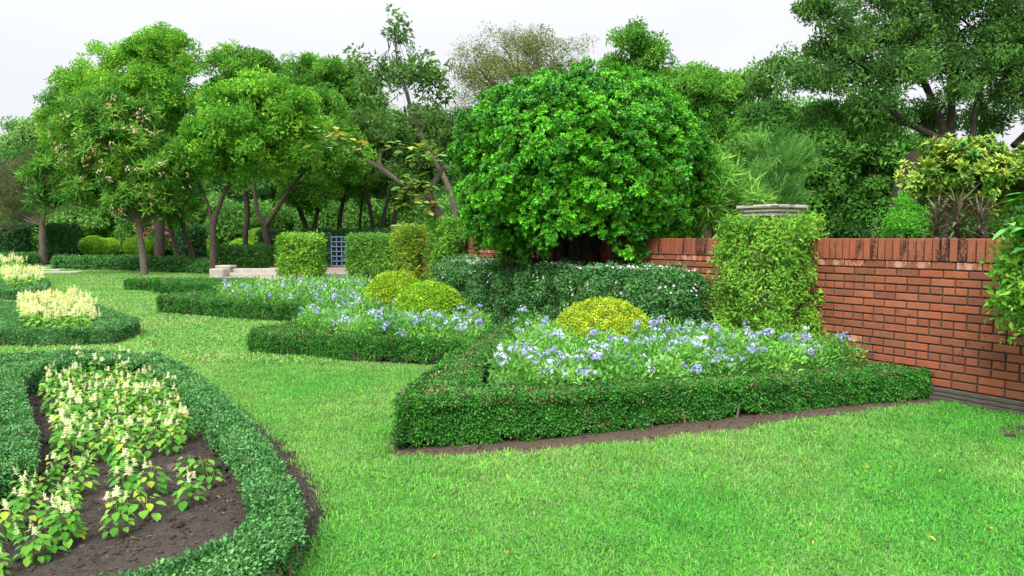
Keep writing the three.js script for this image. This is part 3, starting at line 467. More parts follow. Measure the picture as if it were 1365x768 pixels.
function salviaProto(seed, leaves, tall, nSpike, parts) {
  const r = seeded(seed), t = new THREE.Group(), merged = [], stems = [];
  for (let k = 0; k < leaves; k++) {
    const a = k * 2.4 + r() * 0.6, u = 0.25 + 0.75 * (k / leaves), y = tall * u * (0.85 + 0.2 * r()), rad = 0.05 * (1.2 - 0.7 * u) + 0.015 * r(), s = 0.55 + 0.5 * r() * (1.25 - 0.5 * u);
    const M = new THREE.Matrix4().compose(V(Math.cos(a) * rad, y, Math.sin(a) * rad), new THREE.Quaternion().setFromEuler(new THREE.Euler(0.15 + 0.5 * r() - 0.4 * u, Math.PI / 2 - a, (r() - 0.5) * 0.5, 'YXZ')), V(s, s, s));
    if (parts) { const l = mesh('leaf', salviaLeafGeo[k % 3], salviaMats[(r() * (seed % 4 ? 3.3 : 4.6)) | 0], t); M.decompose(l.position, l.quaternion, l.scale); }
    else { const g = salviaLeafGeo[k % 3].clone().applyMatrix4(M), c = g.attributes.color, v = 0.7 + 0.7 * r(); for (let i = 0; i < c.count; i++) c.setXYZ(i, c.getX(i) * v * (0.9 + 0.3 * (r() < 0.2)), c.getY(i) * v, c.getZ(i) * v); merged.push(g); }
  }
  if (merged.length) mesh('foliage', mergeGeometries(merged), salviaMats[1 + (seed % 2)], t).userData.kind = 'stuff';
  for (let k = 0; k < 3; k++) { const a = k * 2.1 + r(); stems.push(limbGeo([[0, -0.01, 0, 0.005], [Math.cos(a) * 0.012, tall * 0.5, Math.sin(a) * 0.012, 0.004], [Math.cos(a) * 0.03, tall, Math.sin(a) * 0.03, 0.003]], 4)); }
  mesh('stem', mergeGeometries(stems), stemMat, t).userData.kind = 'stuff';
  for (let k = 0; k < nSpike; k++) { const a = k * 2.1 + r(), R = k ? 0.02 + 0.045 * r() : 0.005, f = mesh('flower_spike', spikes[(r() * 4) | 0], r() < 0.5 ? creamMat : paleMat, t); f.position.set(Math.cos(a) * R, tall * (0.9 + 0.2 * r()), Math.sin(a) * R); f.rotation.set((r() - 0.5) * 0.5, r() * 6, (r() - 0.5) * 0.5); f.scale.setScalar((parts ? 0.62 : 0.8) + 0.5 * r()); }
  return t;
}
const nearProtos = [1, 2, 3, 4, 5, 6, 7, 8].map((k) => salviaProto(800 + k, 28 + (k % 3) * 2, 0.165 + 0.012 * (k % 4), 2 + (k % 4), true)), leafyProtos = [1, 2].map((k) => salviaProto(820 + k, 12, 0.11, 0, true)), massProtos = [1, 2, 3, 4, 5, 6].map((k) => salviaProto(840 + k, 24, 0.2 + 0.01 * k, 6 + (k % 3), false));
function plantAt(proto, x, z, s, turn, label, group) { const o = proto.clone(); o.name = numbered('salvia_plant'); o.position.set(x, 0.004, z); o.rotation.y = turn; o.scale.setScalar(s); scene.add(o); return info(o, label, 'flowering plant', group); }
{
  const r = seeded(900), spots = [], area = [[-4.61, -7.32], [-5.23, -8.82], [-3.99, -8.22], [-2.78, -6.2], [-2.34, -5.26], [-2.46, -4.96], [-2.25, -4.42], [-2.4, -4.17], [-2.15, -3.64], [-2.2, -3.08], [-2.95, -4.05], [-2.77, -4.42], [-3.15, -5.22]];
  const xs = area.map((p) => p[0]), zs = area.map((p) => p[1]);
  for (let k = 0; k < 6000 && spots.length < 118; k++) { const x = lerp(Math.min(...xs), Math.max(...xs), r()), z = lerp(Math.min(...zs), Math.max(...zs), r()), gap = z < -4.6 ? 0.15 : 0.17; if (inside(x, z, area) && spots.every((s) => Math.hypot(s[0] - x, s[1] - z) > gap)) spots.push([x, z]); }
  const many = ['two', 'three', 'four', 'five'];
  spots.forEach(([x, z]) => { const p = (r() * 8) | 0, where = z < -6.1 ? 'where the curved hedge closes the bed' : z < -4.4 ? 'in the crowded middle of the dark soil bed' : 'at the sparser open end of the dark soil bed'; plantAt(nearProtos[p], x, z, (z < -4.6 ? 1.0 : 0.82) * (0.75 + 0.5 * r()), r() * 6, `salvia plant with ${many[(p + 1) % 4]} cream spikes ${where}`, 'salvia crowded in the dark soil bed'); });
  for (const [x, z] of [[-2.36, -5.11], [-2.44, -5.42], [-2.11, -4.29], [-1.98, -3.68], [-2.11, -4.03], [-1.8, -4.1], [-2.18, -3.58]]) plantAt(nearProtos[(r() * 8) | 0], x, z, 0.85 + 0.2 * r(), r() * 6, 'small lone salvia plant with a cream flower on open dark soil', 'lone salvia plants on the open soil');
  for (const [x, z] of [[-2.05, -4.68], [-1.93, -4.62], [-1.81, -4.42], [-1.96, -3.94], [-2.19, -3.42]]) plantAt(leafyProtos[(r() * 2) | 0], x, z, 0.9 + 0.3 * r(), r() * 6, 'small flowerless salvia plant with round green leaves on open dark soil', 'flowerless salvia plants on the open soil');
  const block = (poly, gap, s, label, group, most) => { const list = [], X = poly.map((p) => p[0]), Z = poly.map((p) => p[1]); for (let k = 0; k < 5000 && list.length < most; k++) { const x = lerp(Math.min(...X), Math.max(...X), r()), z = lerp(Math.min(...Z), Math.max(...Z), r()); if (inside(x, z, poly) && list.every((q) => Math.hypot(q[0] - x, q[1] - z) > gap)) list.push([x, z]); } const zs2 = list.map((q) => q[1]).sort((a, b) => a - b), t1 = zs2[(zs2.length / 3) | 0], t2 = zs2[(zs2.length * 2 / 3) | 0]; list.forEach(([x, z]) => plantAt(massProtos[(r() * 6) | 0], x, z, s * (0.9 + 0.25 * r()), r() * 6, (z > t2 ? 'front-row ' : z > t1 ? 'middle-row ' : 'back-row ') + label, group)); };
  block([[-7.21, -10.98], [-6.24, -11.14], [-8.43, -14.82], [-9.52, -14.53]], 0.16, 1.45, 'cream flowering plant packed in the block behind the dark soil bed', 'cream plants of the first dense block', 85);
  block([[-13.48, -19.99], [-12.65, -20.26], [-16.07, -25.44], [-17.29, -25.44]], 0.3, 1.8, 'cream flowering plant packed in the second block along the lawn', 'cream plants of the second dense block', 60);
  block([[-21.12, -30.03], [-19.93, -30.65], [-23.53, -35.77], [-25.5, -35.77]], 0.5, 2.2, 'cream flowering plant packed in the farthest block along the lawn', 'cream plants of the farthest block', 40);
}


// ---------------------------------------------------------------- trees
const treeLeaf = [0, 1, 2, 3].map((k) => spray(251 + k, 190, 0.46, 0.145, 0.062, { up: 0.15, spread: 0.7, warm: 0.35, droop: 0.35, flat: 0.6 }));
const midLeaf = [0, 1, 2, 3].map((k) => spray(261 + k, 110, 0.34, 0.11, 0.034, { up: -0.25, spread: 0.7, warm: 0.35, droop: 0.5, flat: 0.55 }));
function clumpOf(geos, n, radius, o = {}) { // several shoots as one clump
  const { seed = 1, flat = 0.7, lift = 0.8, wild = 0.6 } = o, r = seeded(seed), list = [];
  for (let k = 0; k < n; k++) { const d = onSphere(r), p = d.clone().multiplyScalar(radius * Math.cbrt(r())); p.y *= flat; const q = new THREE.Quaternion().setFromUnitVectors(V(0, 1, 0), d.multiplyScalar(wild).add(V(0, lift, 0)).normalize()), s = 0.75 + 0.5 * r(), g = geos[k % geos.length].clone().applyMatrix4(new THREE.Matrix4().compose(p, q, V(s, s, s))), c = g.attributes.color, v = 0.75 + 0.5 * r(); for (let i = 0; i < c.count; i++) c.setXYZ(i, c.getX(i) * v, c.getY(i) * v, c.getZ(i) * v); list.push(g); }
  return mergeGeometries(list);
}
const rosette = (seed, n, len, wid, o = {}) => { // leaves round a shoot tip, pointing up and out
  const { open = 1, droop = 0.3, spread = 0.5, warm = 0.2, shaft = 0.15 } = o, r = seeded(seed), g = new Build();
  for (let k = 0; k < n; k++) { const a = k * 2.4 + r() * 0.4, u = k / n, tilt = open * (0.25 + 1.0 * (1 - u)) + (r() - 0.5) * 0.3, d = V(Math.cos(a) * Math.sin(tilt), Math.cos(tilt), Math.sin(a) * Math.sin(tilt)), L = len * (0.75 + 0.45 * r()); g.leaf(V(0, (u - 0.7) * len * shaft * 3, 0), d, V(d.x * -0.5, 1, d.z * -0.5).normalize(), L, wid * (0.8 + 0.4 * r()), 0.15, droop * r(), tint(r, spread, warm), false); }
  return g.geo();
};
const treeSoft = leafMat([1, 1, 1], 0.95, 0.32), treeGloss = leafMat([1, 1, 1], 0.42);
function crown(parent, origin, blobs, o) {
  const { seed = 1, tips = 2.2, fill = 0.25, geos = treeLeaf, material = treeSoft, cols, size = 1, name = 'crown', lift = 0.5, lobes = 11, lobe = 0.5, loose = 0.35 } = o, r = seeded(seed), lists = geos.map(() => []);
  const put = (p, n, s) => lists[(r() * geos.length) | 0].push({ p: p.sub(origin), n, a: r() * 6.283, s: size * s * (0.65 + 0.6 * r()) });
  for (const [bx, by, bz, rx, ry, rz0] of blobs) {
    const rz = rz0 ?? (rx + ry) / 2, A = 4 * Math.PI * Math.pow((Math.pow(rx * ry, 1.6) + Math.pow(rx * rz, 1.6) + Math.pow(ry * rz, 1.6)) / 3, 1 / 1.6), nt = Math.max(6, Math.round(A * tips));
    const subs = []; // lobes that bulge out of the crown
    for (let k = 0; k < lobes; k++) { const d = onSphere(r); if (d.y < -0.75) d.y *= -1; const q = 0.62 + 0.22 * r(); subs.push([d.x * q, d.y * q, d.z * q, lobe * (0.65 + 0.6 * r())]); }
    for (let k = 0; k < nt; k++) {
      const L = subs[(r() * lobes) | 0], d = onSphere(r); if (d.y < 0 && r() < 0.45) d.y *= -1; const q = L[3] * (1 - loose * r() * r()), c = V(bx + (L[0] + d.x * q) * rx, by + (L[1] + d.y * q) * ry, bz + (L[2] + d.z * q) * rz);
      put(c, d.clone().multiplyScalar(0.6).addScaledVector(onSphere(r), 0.5).add(V(0, lift, 0)).normalize(), 1);
    }
    for (let k = 0, m = Math.round(nt * fill); k < m; k++) { const d = onSphere(r).multiplyScalar(Math.cbrt(r()) * 0.7); put(V(bx + d.x * rx, by + d.y * ry, bz + d.z * rz), onSphere(r), 1.1); }
  }
  const colour = () => mix3(cols[0], cols[1], r()); // leaf hue differs from spray to spray at random
  geos.forEach((g, k) => scatter(name, g, material, lists[k], parent, colour));
}
function tree(name, label, base, trunks, blobs, o) {
  const t = thing(name, label, o.category ?? 'tree', [base[0], 0, base[1]], 0, o.group), org = V(base[0], 0, base[1]), b3 = [base[0], 0, base[1]], bm = o.bark ?? barkBrown, r = seeded((o.seed ?? 1) + 7);
  trunks.forEach((pts, k) => mesh(k ? 'limb' : 'trunk', limbGeo(rel(pts, b3), pts[0][3] > 0.1 ? 10 : 6), bm, t));
  if (o.limbs !== false && trunks.length) { // limbs from the trunks' ends into the crown
    const ends = trunks.map((p) => p[p.length - 1]);
    for (const b of blobs) { const e = ends.reduce((a, c) => (Math.hypot(c[0] - b[0], c[1] - b[1]) < Math.hypot(a[0] - b[0], a[1] - b[1]) ? c : a)), R = e[3] * 0.7, m = [lerp(e[0], b[0], 0.5) + (r() - 0.5) * 0.3, lerp(e[1], b[1], 0.5) - 0.1 * b[4], lerp(e[2], b[2], 0.5) + (r() - 0.5) * 0.3, R * 0.65]; mesh('limb', limbGeo(rel([[e[0], e[1], e[2], R], m, [b[0], b[1] + 0.2 * b[4], b[2], R * 0.3]], b3), 6), bm, t);
      for (let k = 0; k < (o.twigs ?? 2); k++) { const d = onSphere(r); mesh('branch', limbGeo(rel([[m[0], m[1], m[2], R * 0.35], [b[0] + d.x * b[3] * 0.4, b[1] + d.y * b[4] * 0.3, b[2] + d.z * b[3] * 0.4, R * 0.25], [b[0] + d.x * b[3] * 0.85, b[1] + (0.25 + d.y * 0.6) * b[4], b[2] + d.z * b[3] * 0.85, R * 0.1]], b3), 5), bm, t); } }
  }
  crown(t, org, blobs, o);
  return t;
}
const fresh = [[0.06, 0.29, 0.014], [0.32, 0.64, 0.055]], mid = [[0.045, 0.22, 0.016], [0.22, 0.5, 0.05]], deep = [[0.04, 0.17, 0.02], [0.15, 0.38, 0.05]], olive = [[0.10, 0.17, 0.035], [0.27, 0.31, 0.08]], pale = [[0.14, 0.34, 0.07], [0.32, 0.54, 0.15]];

// ficus clipped to a ball in front of the wall
{
  const base = [1.08, 1.01, -11.3], R = seeded(1000), b = [[1.01, 2.63, -11.3, 1.9, 1.42, 1.75]];
  const t = thing('round_ficus_tree', 'big dense glossy round tree with hanging aerial roots before the brick wall', 'tree', [base[0], 0, base[2]]);
  const o = [base[0], 0, base[2]];
  mesh('trunk', limbGeo(rel([[o[0], -0.05, o[2], 0.3], [o[0] + 0.05, 0.7, o[2], 0.24], [o[0], 1.4, o[2], 0.22], [o[0] - 0.1, 2.4, o[2], 0.12]], o), 12, 0.15), barkDark, t);
  for (let k = 0; k < 6; k++) { const a = k * 1.05 + 0.3; mesh('limb', limbGeo([[0, 1.2, 0, 0.13], [Math.cos(a) * 0.6, 1.9, Math.sin(a) * 0.5, 0.09], [Math.cos(a) * 1.3, 2.5 + 0.3 * R(), Math.sin(a) * 1.1, 0.04]], 7), barkDark, t); }
  for (let k = 0; k < 80; k++) { const a = R() * 6.283, d = 0.25 + 0.85 * R(), x = Math.cos(a) * d * 1.15 + (k % 4 === 0 ? 0.45 : 0), z = Math.sin(a) * d * 0.45, q = 0.008 + 0.018 * R() * R(); mesh('aerial_root', limbGeo([[x + (R() - 0.5) * 0.15, 1.75, z, q * 0.7], [x + (R() - 0.5) * 0.06, 1.1, z, q], [x + (R() - 0.5) * 0.08, 0.5, z, q], [x + (R() - 0.5) * 0.12, 0.02, z, q * 1.4]], 5), k % 3 ? barkDark : barkBrown, t); }
  const one = [rosette(1, 11, 0.047, 0.022, { spread: 0.6, warm: 0.25 }), rosette(2, 10, 0.043, 0.021, { spread: 0.6, warm: 0.25 })], ros = [1, 2, 3].map((k) => clumpOf(one, 13, 0.115, { seed: k, lift: 0.9, wild: 0.7 }));
  const lists = ros.map(() => []), c = V(b[0][0] - o[0], b[0][1], b[0][2] - o[2]);
  const core = new THREE.IcosahedronGeometry(1, 4); core.scale(1.55, 1.08, 1.4); core.translate(c.x, c.y + 0.1, c.z);
  for (let k = 0; k < 3600; k++) { // shoots: each a small clump of rosettes
    const d = onSphere(R), low = 1, lobes = 1 + 0.06 * noise3(d.x * 1.9, d.y * 1.9, d.z * 1.9 + 5) + 0.06 * noise3(d.x * 4.2, d.y * 4.2, d.z * 4.2) + 0.09 * noise3(d.x * 8, d.y * 8, d.z * 8), q = lobes * low * (0.97 + 0.06 * R());
    if (d.y < -0.62 && Math.abs(d.x + 0.08) < 0.4 - 0.25 * noise3(d.x * 6, d.z * 6, 3)) continue;
    if (d.y < 0) { const hq = Math.hypot(d.x, d.z), f = Math.pow(hq, 0.88) / hq; d.x *= f; d.z *= f; }
    const p = V(c.x + d.x * 1.8 * q, c.y + (d.y > 0 ? d.y * 1.24 : -Math.pow(-d.y, 0.8) * 1.6) * q, c.z + d.z * 1.75 * q), out = V(d.x, d.y * 0.8 + 0.55, d.z).normalize();
    lists[(R() * 3) | 0].push({ p: p.addScaledVector(d, -0.36 * R() * R()), n: out.addScaledVector(onSphere(R), 0.4).normalize(), a: R() * 6, s: 0.8 + 0.5 * R() });
  }
  for (let k = 0; k < 260; k++) { const d = onSphere(R), s = k % 2 ? [1.12, 1.42, 0.35, 0.42] : [0.85, 1.5, -0.1, 0.5]; lists[k % 3].push({ p: V(c.x + s[0] + d.x * s[3], s[1] + d.y * 0.26, c.z + s[2] + d.z * s[3]), n: V(d.x, 0.6, d.z).normalize(), a: R() * 6, s: 0.8 + 0.5 * R() }); } // low hanging shoots
  for (let k = 0; k < 1700; k++) { const d = onSphere(R), q = 0.7 + 0.2 * R(); if (d.y < -0.4 && Math.abs(d.x) < 0.6) continue; lists[k % 3].push({ p: V(c.x + d.x * 1.9 * q, c.y + d.y * 1.36 * q, c.z + d.z * 1.75 * q), n: d.clone().addScaledVector(onSphere(R), 0.6).normalize(), a: R() * 6, s: 1.25 }); }
  ros.forEach((g, k) => scatter('crown', g, leafMat([1, 1, 1], 0.42), lists[k], t, () => mix3([0.024, 0.18, 0.007], [0.13, 0.5, 0.016], R())));
}

// flowering tree on the lawn with long narrow leaves
{
  const blobs = [[-15.77, 6.29, -30, 1.44, 0.72], [-16.16, 5.41, -30, 1.86, 1.2], [-17.38, 4.07, -30.5, 1.5, 1.2], [-14.75, 4.48, -29.5, 1.65, 1.2], [-13.92, 3.85, -30, 1.14, 1.05], [-15.44, 3.05, -30, 1.65, 0.72], [-17.61, 3.14, -30, 1.08, 0.66], [-14.09, 2.85, -30.3, 0.9, 0.6]];
  const t = tree('flowering_tree', 'small lawn tree with long narrow leaves and cream-pink blossoms', [-14.72, -30.03], [[[-14.7, -0.06, -30, 0.17], [-14.74, 0.66, -30, 0.13], [-14.83, 1.47, -30, 0.12], [-14.84, 2.1, -30, 0.12]]], blobs, { seed: 1101, geos: [1, 2, 3].map((k) => clumpOf([rosette(11, 14, 0.34, 0.07, { open: 1.2, droop: 0.4, warm: 0.5 }), rosette(12, 12, 0.3, 0.065, { open: 1.3, droop: 0.5, warm: 0.7 })], 6, 0.42, { seed: k })), cols: [[0.045, 0.2, 0.014], [0.22, 0.42, 0.04]], tips: 1.8, lift: 0.8, fill: 0.2, bark: barkGrey });
  const r = seeded(55), items = [], org = V(-14.72, -30.03); const ox = t.position.x, oz = t.position.z;
  for (const b of blobs) for (let k = 0; k < b[3] * b[4] * 32; k++) { const d = onSphere(r); items.push({ p: V(b[0] + d.x * b[3] * 1.02 - ox, b[1] + d.y * b[4] * 1.05, b[2] + d.z * (b[3] + b[4]) * 0.52 - oz), a: r() * 6, s: 0.6 + 0.8 * r(), n: d.clone().add(V(0, 0.7, 0)).normalize() }); }
  scatter('blossom', floretHead(9, 7, 0.09), leafMat([1, 1, 1], 0.9, 0.3), items, t, () => mix3([0.78, 0.46, 0.24], [0.86, 0.76, 0.52], r()));
}
tree('slender_tree', 'young tree with a pale straight trunk beside the blossom tree', [-14.15, -31.96], [[[-14.11, -0.07, -32, 0.109], [-14.25, 0.77, -32, 0.101], [-14.47, 1.66, -32, 0.094], [-14.61, 2.3, -32, 0.094]]], [[-14.53, 2.83, -32, 0.83, 0.64], [-14.3, 3.27, -32.5, 0.96, 0.83]], { seed: 1102, cols: mid, bark: barkGrey, geos: [clumpOf([rosette(13, 14, 0.34, 0.07, { open: 1.2, droop: 0.4, warm: 0.4 })], 6, 0.4)], tips: 2.2 });
tree('slender_tree', 'young tree with a brown trunk leaning towards the pale one', [-13.45, -31.96], [[[-13.41, -0.07, -32, 0.117], [-13.67, 0.93, -32, 0.101], [-13.9, 1.66, -32, 0.094], [-14.01, 2.17, -32, 0.094]]], [[-14.25, 3.02, -32.6, 0.77, 0.9], [-14.77, 3.69, -33, 0.9, 0.77]], { seed: 1103, cols: mid });
tree('forked_tree', 'light green tree with a forked brown trunk on the lawn edge', [-12.2, -30.65], [[[-12.18, -0.06, -30.6, 0.156], [-12.18, 0.95, -30.6, 0.133], [-12.16, 1.87, -30.6, 0.125], [-12.05, 2.47, -30.6, 0.117]], [[-12.05, 2.32, -30.6, 0.094], [-11.69, 3.16, -30.5, 0.086], [-11.17, 4.06, -30.4, 0.078], [-10.97, 4.86, -30.4, 0.062]], [[-12.18, 2.02, -30.6, 0.078], [-12.38, 2.87, -30.7, 0.062], [-12.8, 3.67, -30.8, 0.047]]],
  [[-10.3, 5.85, -30, 2.04, 1.38], [-11.85, 5.03, -30.5, 1.44, 1.14], [-8.88, 5.62, -30.5, 1.38, 1.38], [-10.31, 7.05, -31, 1.38, 0.96], [-11.27, 4.28, -30.5, 1.5, 0.78], [-9.6, 4.63, -31, 1.5, 0.84]], { seed: 1104, cols: fresh, twigs: 1 });
tree('lawn_tree', 'tree with a Y-shaped trunk behind the stone steps', [-11.94, -36.65], [[[-11.37, -0.07, -35, 0.187], [-11.38, 1.05, -35, 0.164], [-11.5, 2.02, -35, 0.156]], [[-11.43, 1.92, -35, 0.117], [-11.83, 2.79, -35, 0.094], [-11.97, 4.17, -35, 0.070]], [[-11.46, 1.99, -35, 0.125], [-10.75, 2.95, -34.8, 0.101], [-9.98, 3.97, -34.6, 0.078], [-9.28, 4.75, -34.6, 0.062]]],
  [[-9.37, 5.55, -35, 1.93, 1.4], [-11.7, 5.08, -35.5, 1.68, 1.05], [-8.06, 5.03, -35, 1.57, 1.4], [-9.33, 7.07, -36, 1.75, 1.26]], { seed: 1105, cols: mid, twigs: 1 });
tree('lawn_tree', 'tree with a straight dark trunk behind the forked one', [-13.67, -38.53], [[[-13.12, -0.01, -37, 0.172], [-13.13, 1.39, -37, 0.140], [-12.98, 2.86, -37, 0.125], [-13.17, 4.14, -37, 0.101]]], [[-13.63, 9.15, -38, 1.82, 1.44], [-14.63, 8.12, -38, 1.29, 1.29], [-12.41, 9.4, -38.5, 1.22, 1.22], [-14.37, 6.64, -38, 1.52, 1.33]], { seed: 1106, cols: mid, bark: barkDark });
tree('broad_tree', 'tall broad green tree rising behind the blossom tree', [-18.66, -40], [[[-18.83, -0.06, -40, 0.273], [-18.73, 2.97, -40, 0.234], [-19.11, 6.12, -40, 0.195]]],
  [[-20.38, 9.55, -40, 2.48, 1.68], [-18.49, 10.6, -40, 1.84, 1.44], [-22.49, 8.78, -40, 1.76, 1.44], [-24.1, 7.57, -40.5, 1.04, 1.52], [-17.6, 8.93, -40, 1.36, 1.68], [-19.84, 7.77, -40, 2.64, 1.68], [-23.24, 6.24, -41, 1.84, 1.6], [-18.77, 6.24, -41, 1.84, 1.6]], { seed: 1107, cols: fresh, bark: barkDark, tips: 2 });
tree('multi_stem_tree', 'multi-stemmed tree with dark crossing limbs behind the blue gate', [-10.67, -40.62], [[[-10.55, -0.02, -39, 0.156], [-10.6, 1.77, -39, 0.140], [-11.04, 3.01, -39, 0.109]], [[-10.47, 0.22, -39, 0.140], [-10.29, 1.77, -39, 0.117], [-9.87, 3.7, -39, 0.078]], [[-8.99, -0.04, -39.5, 0.140], [-9.07, 2.17, -39.5, 0.117], [-8.65, 4.12, -39.5, 0.078]]],
  [[-9.8, 9.04, -41, 2.3, 1.56], [-11.49, 9.52, -41, 1.64, 1.23], [-8.2, 7.84, -41, 2.05, 1.64], [-10.03, 4.35, -40, 2, 1.2], [-10.95, 3.63, -39, 1.33, 0.78], [-8.04, 4.55, -40, 1.68, 1.44]], { seed: 1108, cols: mid, bark: barkDark, twigs: 1 });
tree('multi_stem_tree', 'cluster of slim dark stems beneath the crooked limbs', [-7.21, -40.62], [[[-6.94, 0.02, -38, 0.125], [-7.03, 2.14, -38, 0.101], [-7.34, 4.02, -38, 0.078]], [[-6.67, 0.02, -38, 0.125], [-6.53, 2.14, -38, 0.101], [-6.13, 4.02, -38, 0.078]], [[-6.26, 0, -38.5, 0.109], [-6, 2.53, -38.5, 0.094], [-5.76, 4.06, -38.5, 0.078]], [[-7.61, 0, -38.5, 0.094], [-7.77, 2.15, -38.5, 0.078], [-7.59, 3.87, -38.5, 0.062]]],
  [[-5.31, 6.39, -39, 1.87, 1.56], [-7.05, 6.01, -39, 1.75, 1.4], [-3.57, 5.82, -39, 1.79, 1.79], [-5.52, 4.28, -39, 1.79, 1.17]], { seed: 1109, cols: [[0.035, 0.13, 0.016], [0.14, 0.28, 0.04]], bark: barkDark, twigs: 1 });
// sparse tall tree, leaning
tree('sparse_tree', 'tall thin leaning tree with sparse foliage against the sky', [-1.1, -16.46], [[[-1.14, -0.12, -17, 0.084], [-1.26, 1.79, -17, 0.078], [-1.43, 2.63, -17, 0.072], [-1.81, 3.38, -17, 0.060], [-2.16, 4.05, -17, 0.051], [-2.37, 4.79, -17, 0.039], [-2.55, 5.37, -17, 0.027], [-2.61, 6.18, -17, 0.012]]],
  [[-2.57, 5.94, -17, 0.37, 0.51], [-3.05, 5.25, -17, 0.58, 0.58], [-2.05, 5.32, -17, 0.58, 0.58], [-2.55, 4.96, -17, 0.68, 0.58], [-1.8, 4.66, -17, 0.48, 0.41], [-3.22, 4.63, -17, 0.48, 0.37], [-2.26, 4.13, -17, 0.75, 0.34]], { seed: 1110, cols: [[0.05, 0.15, 0.03], [0.17, 0.34, 0.07]], geos: [0, 1, 2].map((k) => spray(281 + k, 26, 0.15, 0.11, 0.045, { up: -0.5, droop: 0.5, spread: 0.6 })), tips: 4.2, fill: 0.3, loose: 1.4, lobe: 0.6, bark: barkGrey, twigs: 6, lift: 0 });
tree('olive_tree', 'olive-brown feathery tree rising behind the round ficus', [0.8, -45.56], [[[0.74, -0.01, -42, 0.4], [0.73, 4.29, -42, 0.35], [0.52, 8.41, -42, 0.25]]],
  [[0.31, 11.26, -42, 2.77, 1.34], [-1.76, 10.53, -42, 1.6, 1.43], [2.7, 10.77, -42, 1.68, 1.34], [0.31, 9.83, -42, 3.36, 1.26], [-1.76, 8, -42, 1.68, 2.1], [2.38, 8.41, -42, 2.1, 1.68]], { seed: 1111, cols: olive, geos: [0, 1, 2].map((k) => spray(285 + k, 70, 0.5, 0.15, 0.04, { up: 0.4, spread: 0.6, flat: 0.9 })), tips: 1.9, fill: 0.1, bark: barkGrey, twigs: 6 });
tree('green_tree', 'green tree whose small top shows above the round ficus', [6.58, -36.65], [[[6.11, -0.03, -34, 0.3], [6.06, 3.76, -34, 0.25], [5.89, 6.76, -34, 0.16]]], [[5.42, 9.99, -34, 1.02, 0.75], [5.6, 8.74, -34, 1.63, 1.09], [6.62, 7.42, -34, 1.7, 1.5], [4.61, 7.42, -34, 1.5, 1.36]], { seed: 1112, cols: mid, tips: 1.8 });
tree('green_tree', 'rounded green tree between the ficus and the large dark tree', [8.77, -33.38], [[[8.15, -0.08, -31, 0.3], [8.1, 2.64, -31, 0.26], [8.06, 5.08, -31, 0.18]]], [[7.41, 7.35, -31, 1.55, 1.12], [8.94, 6.75, -31, 1.3, 1.24], [7.74, 5.69, -31, 1.86, 1.36], [9.14, 4.82, -30, 1.49, 1.36], [7.93, 3.56, -31, 1.55, 1.36]], { seed: 1113, cols: mid, tips: 2 });
tree('dark_tree', 'dense dark green tree in the thicket behind the stone cap', [10.59, -27.29], [[[10.09, -0.09, -26, 0.25], [10.03, 2.46, -26, 0.22], [10.1, 4.5, -26, 0.15]]], [[9.19, 5.14, -26, 1.2, 1.04], [10.49, 4.63, -26, 1.35, 1.2], [8.45, 3.74, -26, 1.04, 1.3], [10.01, 3.1, -26, 1.35, 1.25], [11.31, 2.92, -26, 1.2, 1.14]], { seed: 1114, cols: deep, bark: barkDark, tips: 2.2 });
tree('dark_tree', 'dense dark green tree in the thicket beneath the large dark limbs', [12.55, -25.44], [[[12.09, -0.12, -25, 0.25], [12.08, 2.42, -25, 0.22], [12.12, 4.39, -25, 0.15]]], [[11.69, 4.63, -25, 1.25, 1.15], [13.07, 4.02, -25, 1.25, 1.15], [12.36, 2.86, -25, 1.3, 1.05], [13.86, 2.86, -25, 1.25, 1], [15.34, 3.04, -25, 1.5, 1]], { seed: 1115, cols: deep, bark: barkDark, tips: 2.2 });
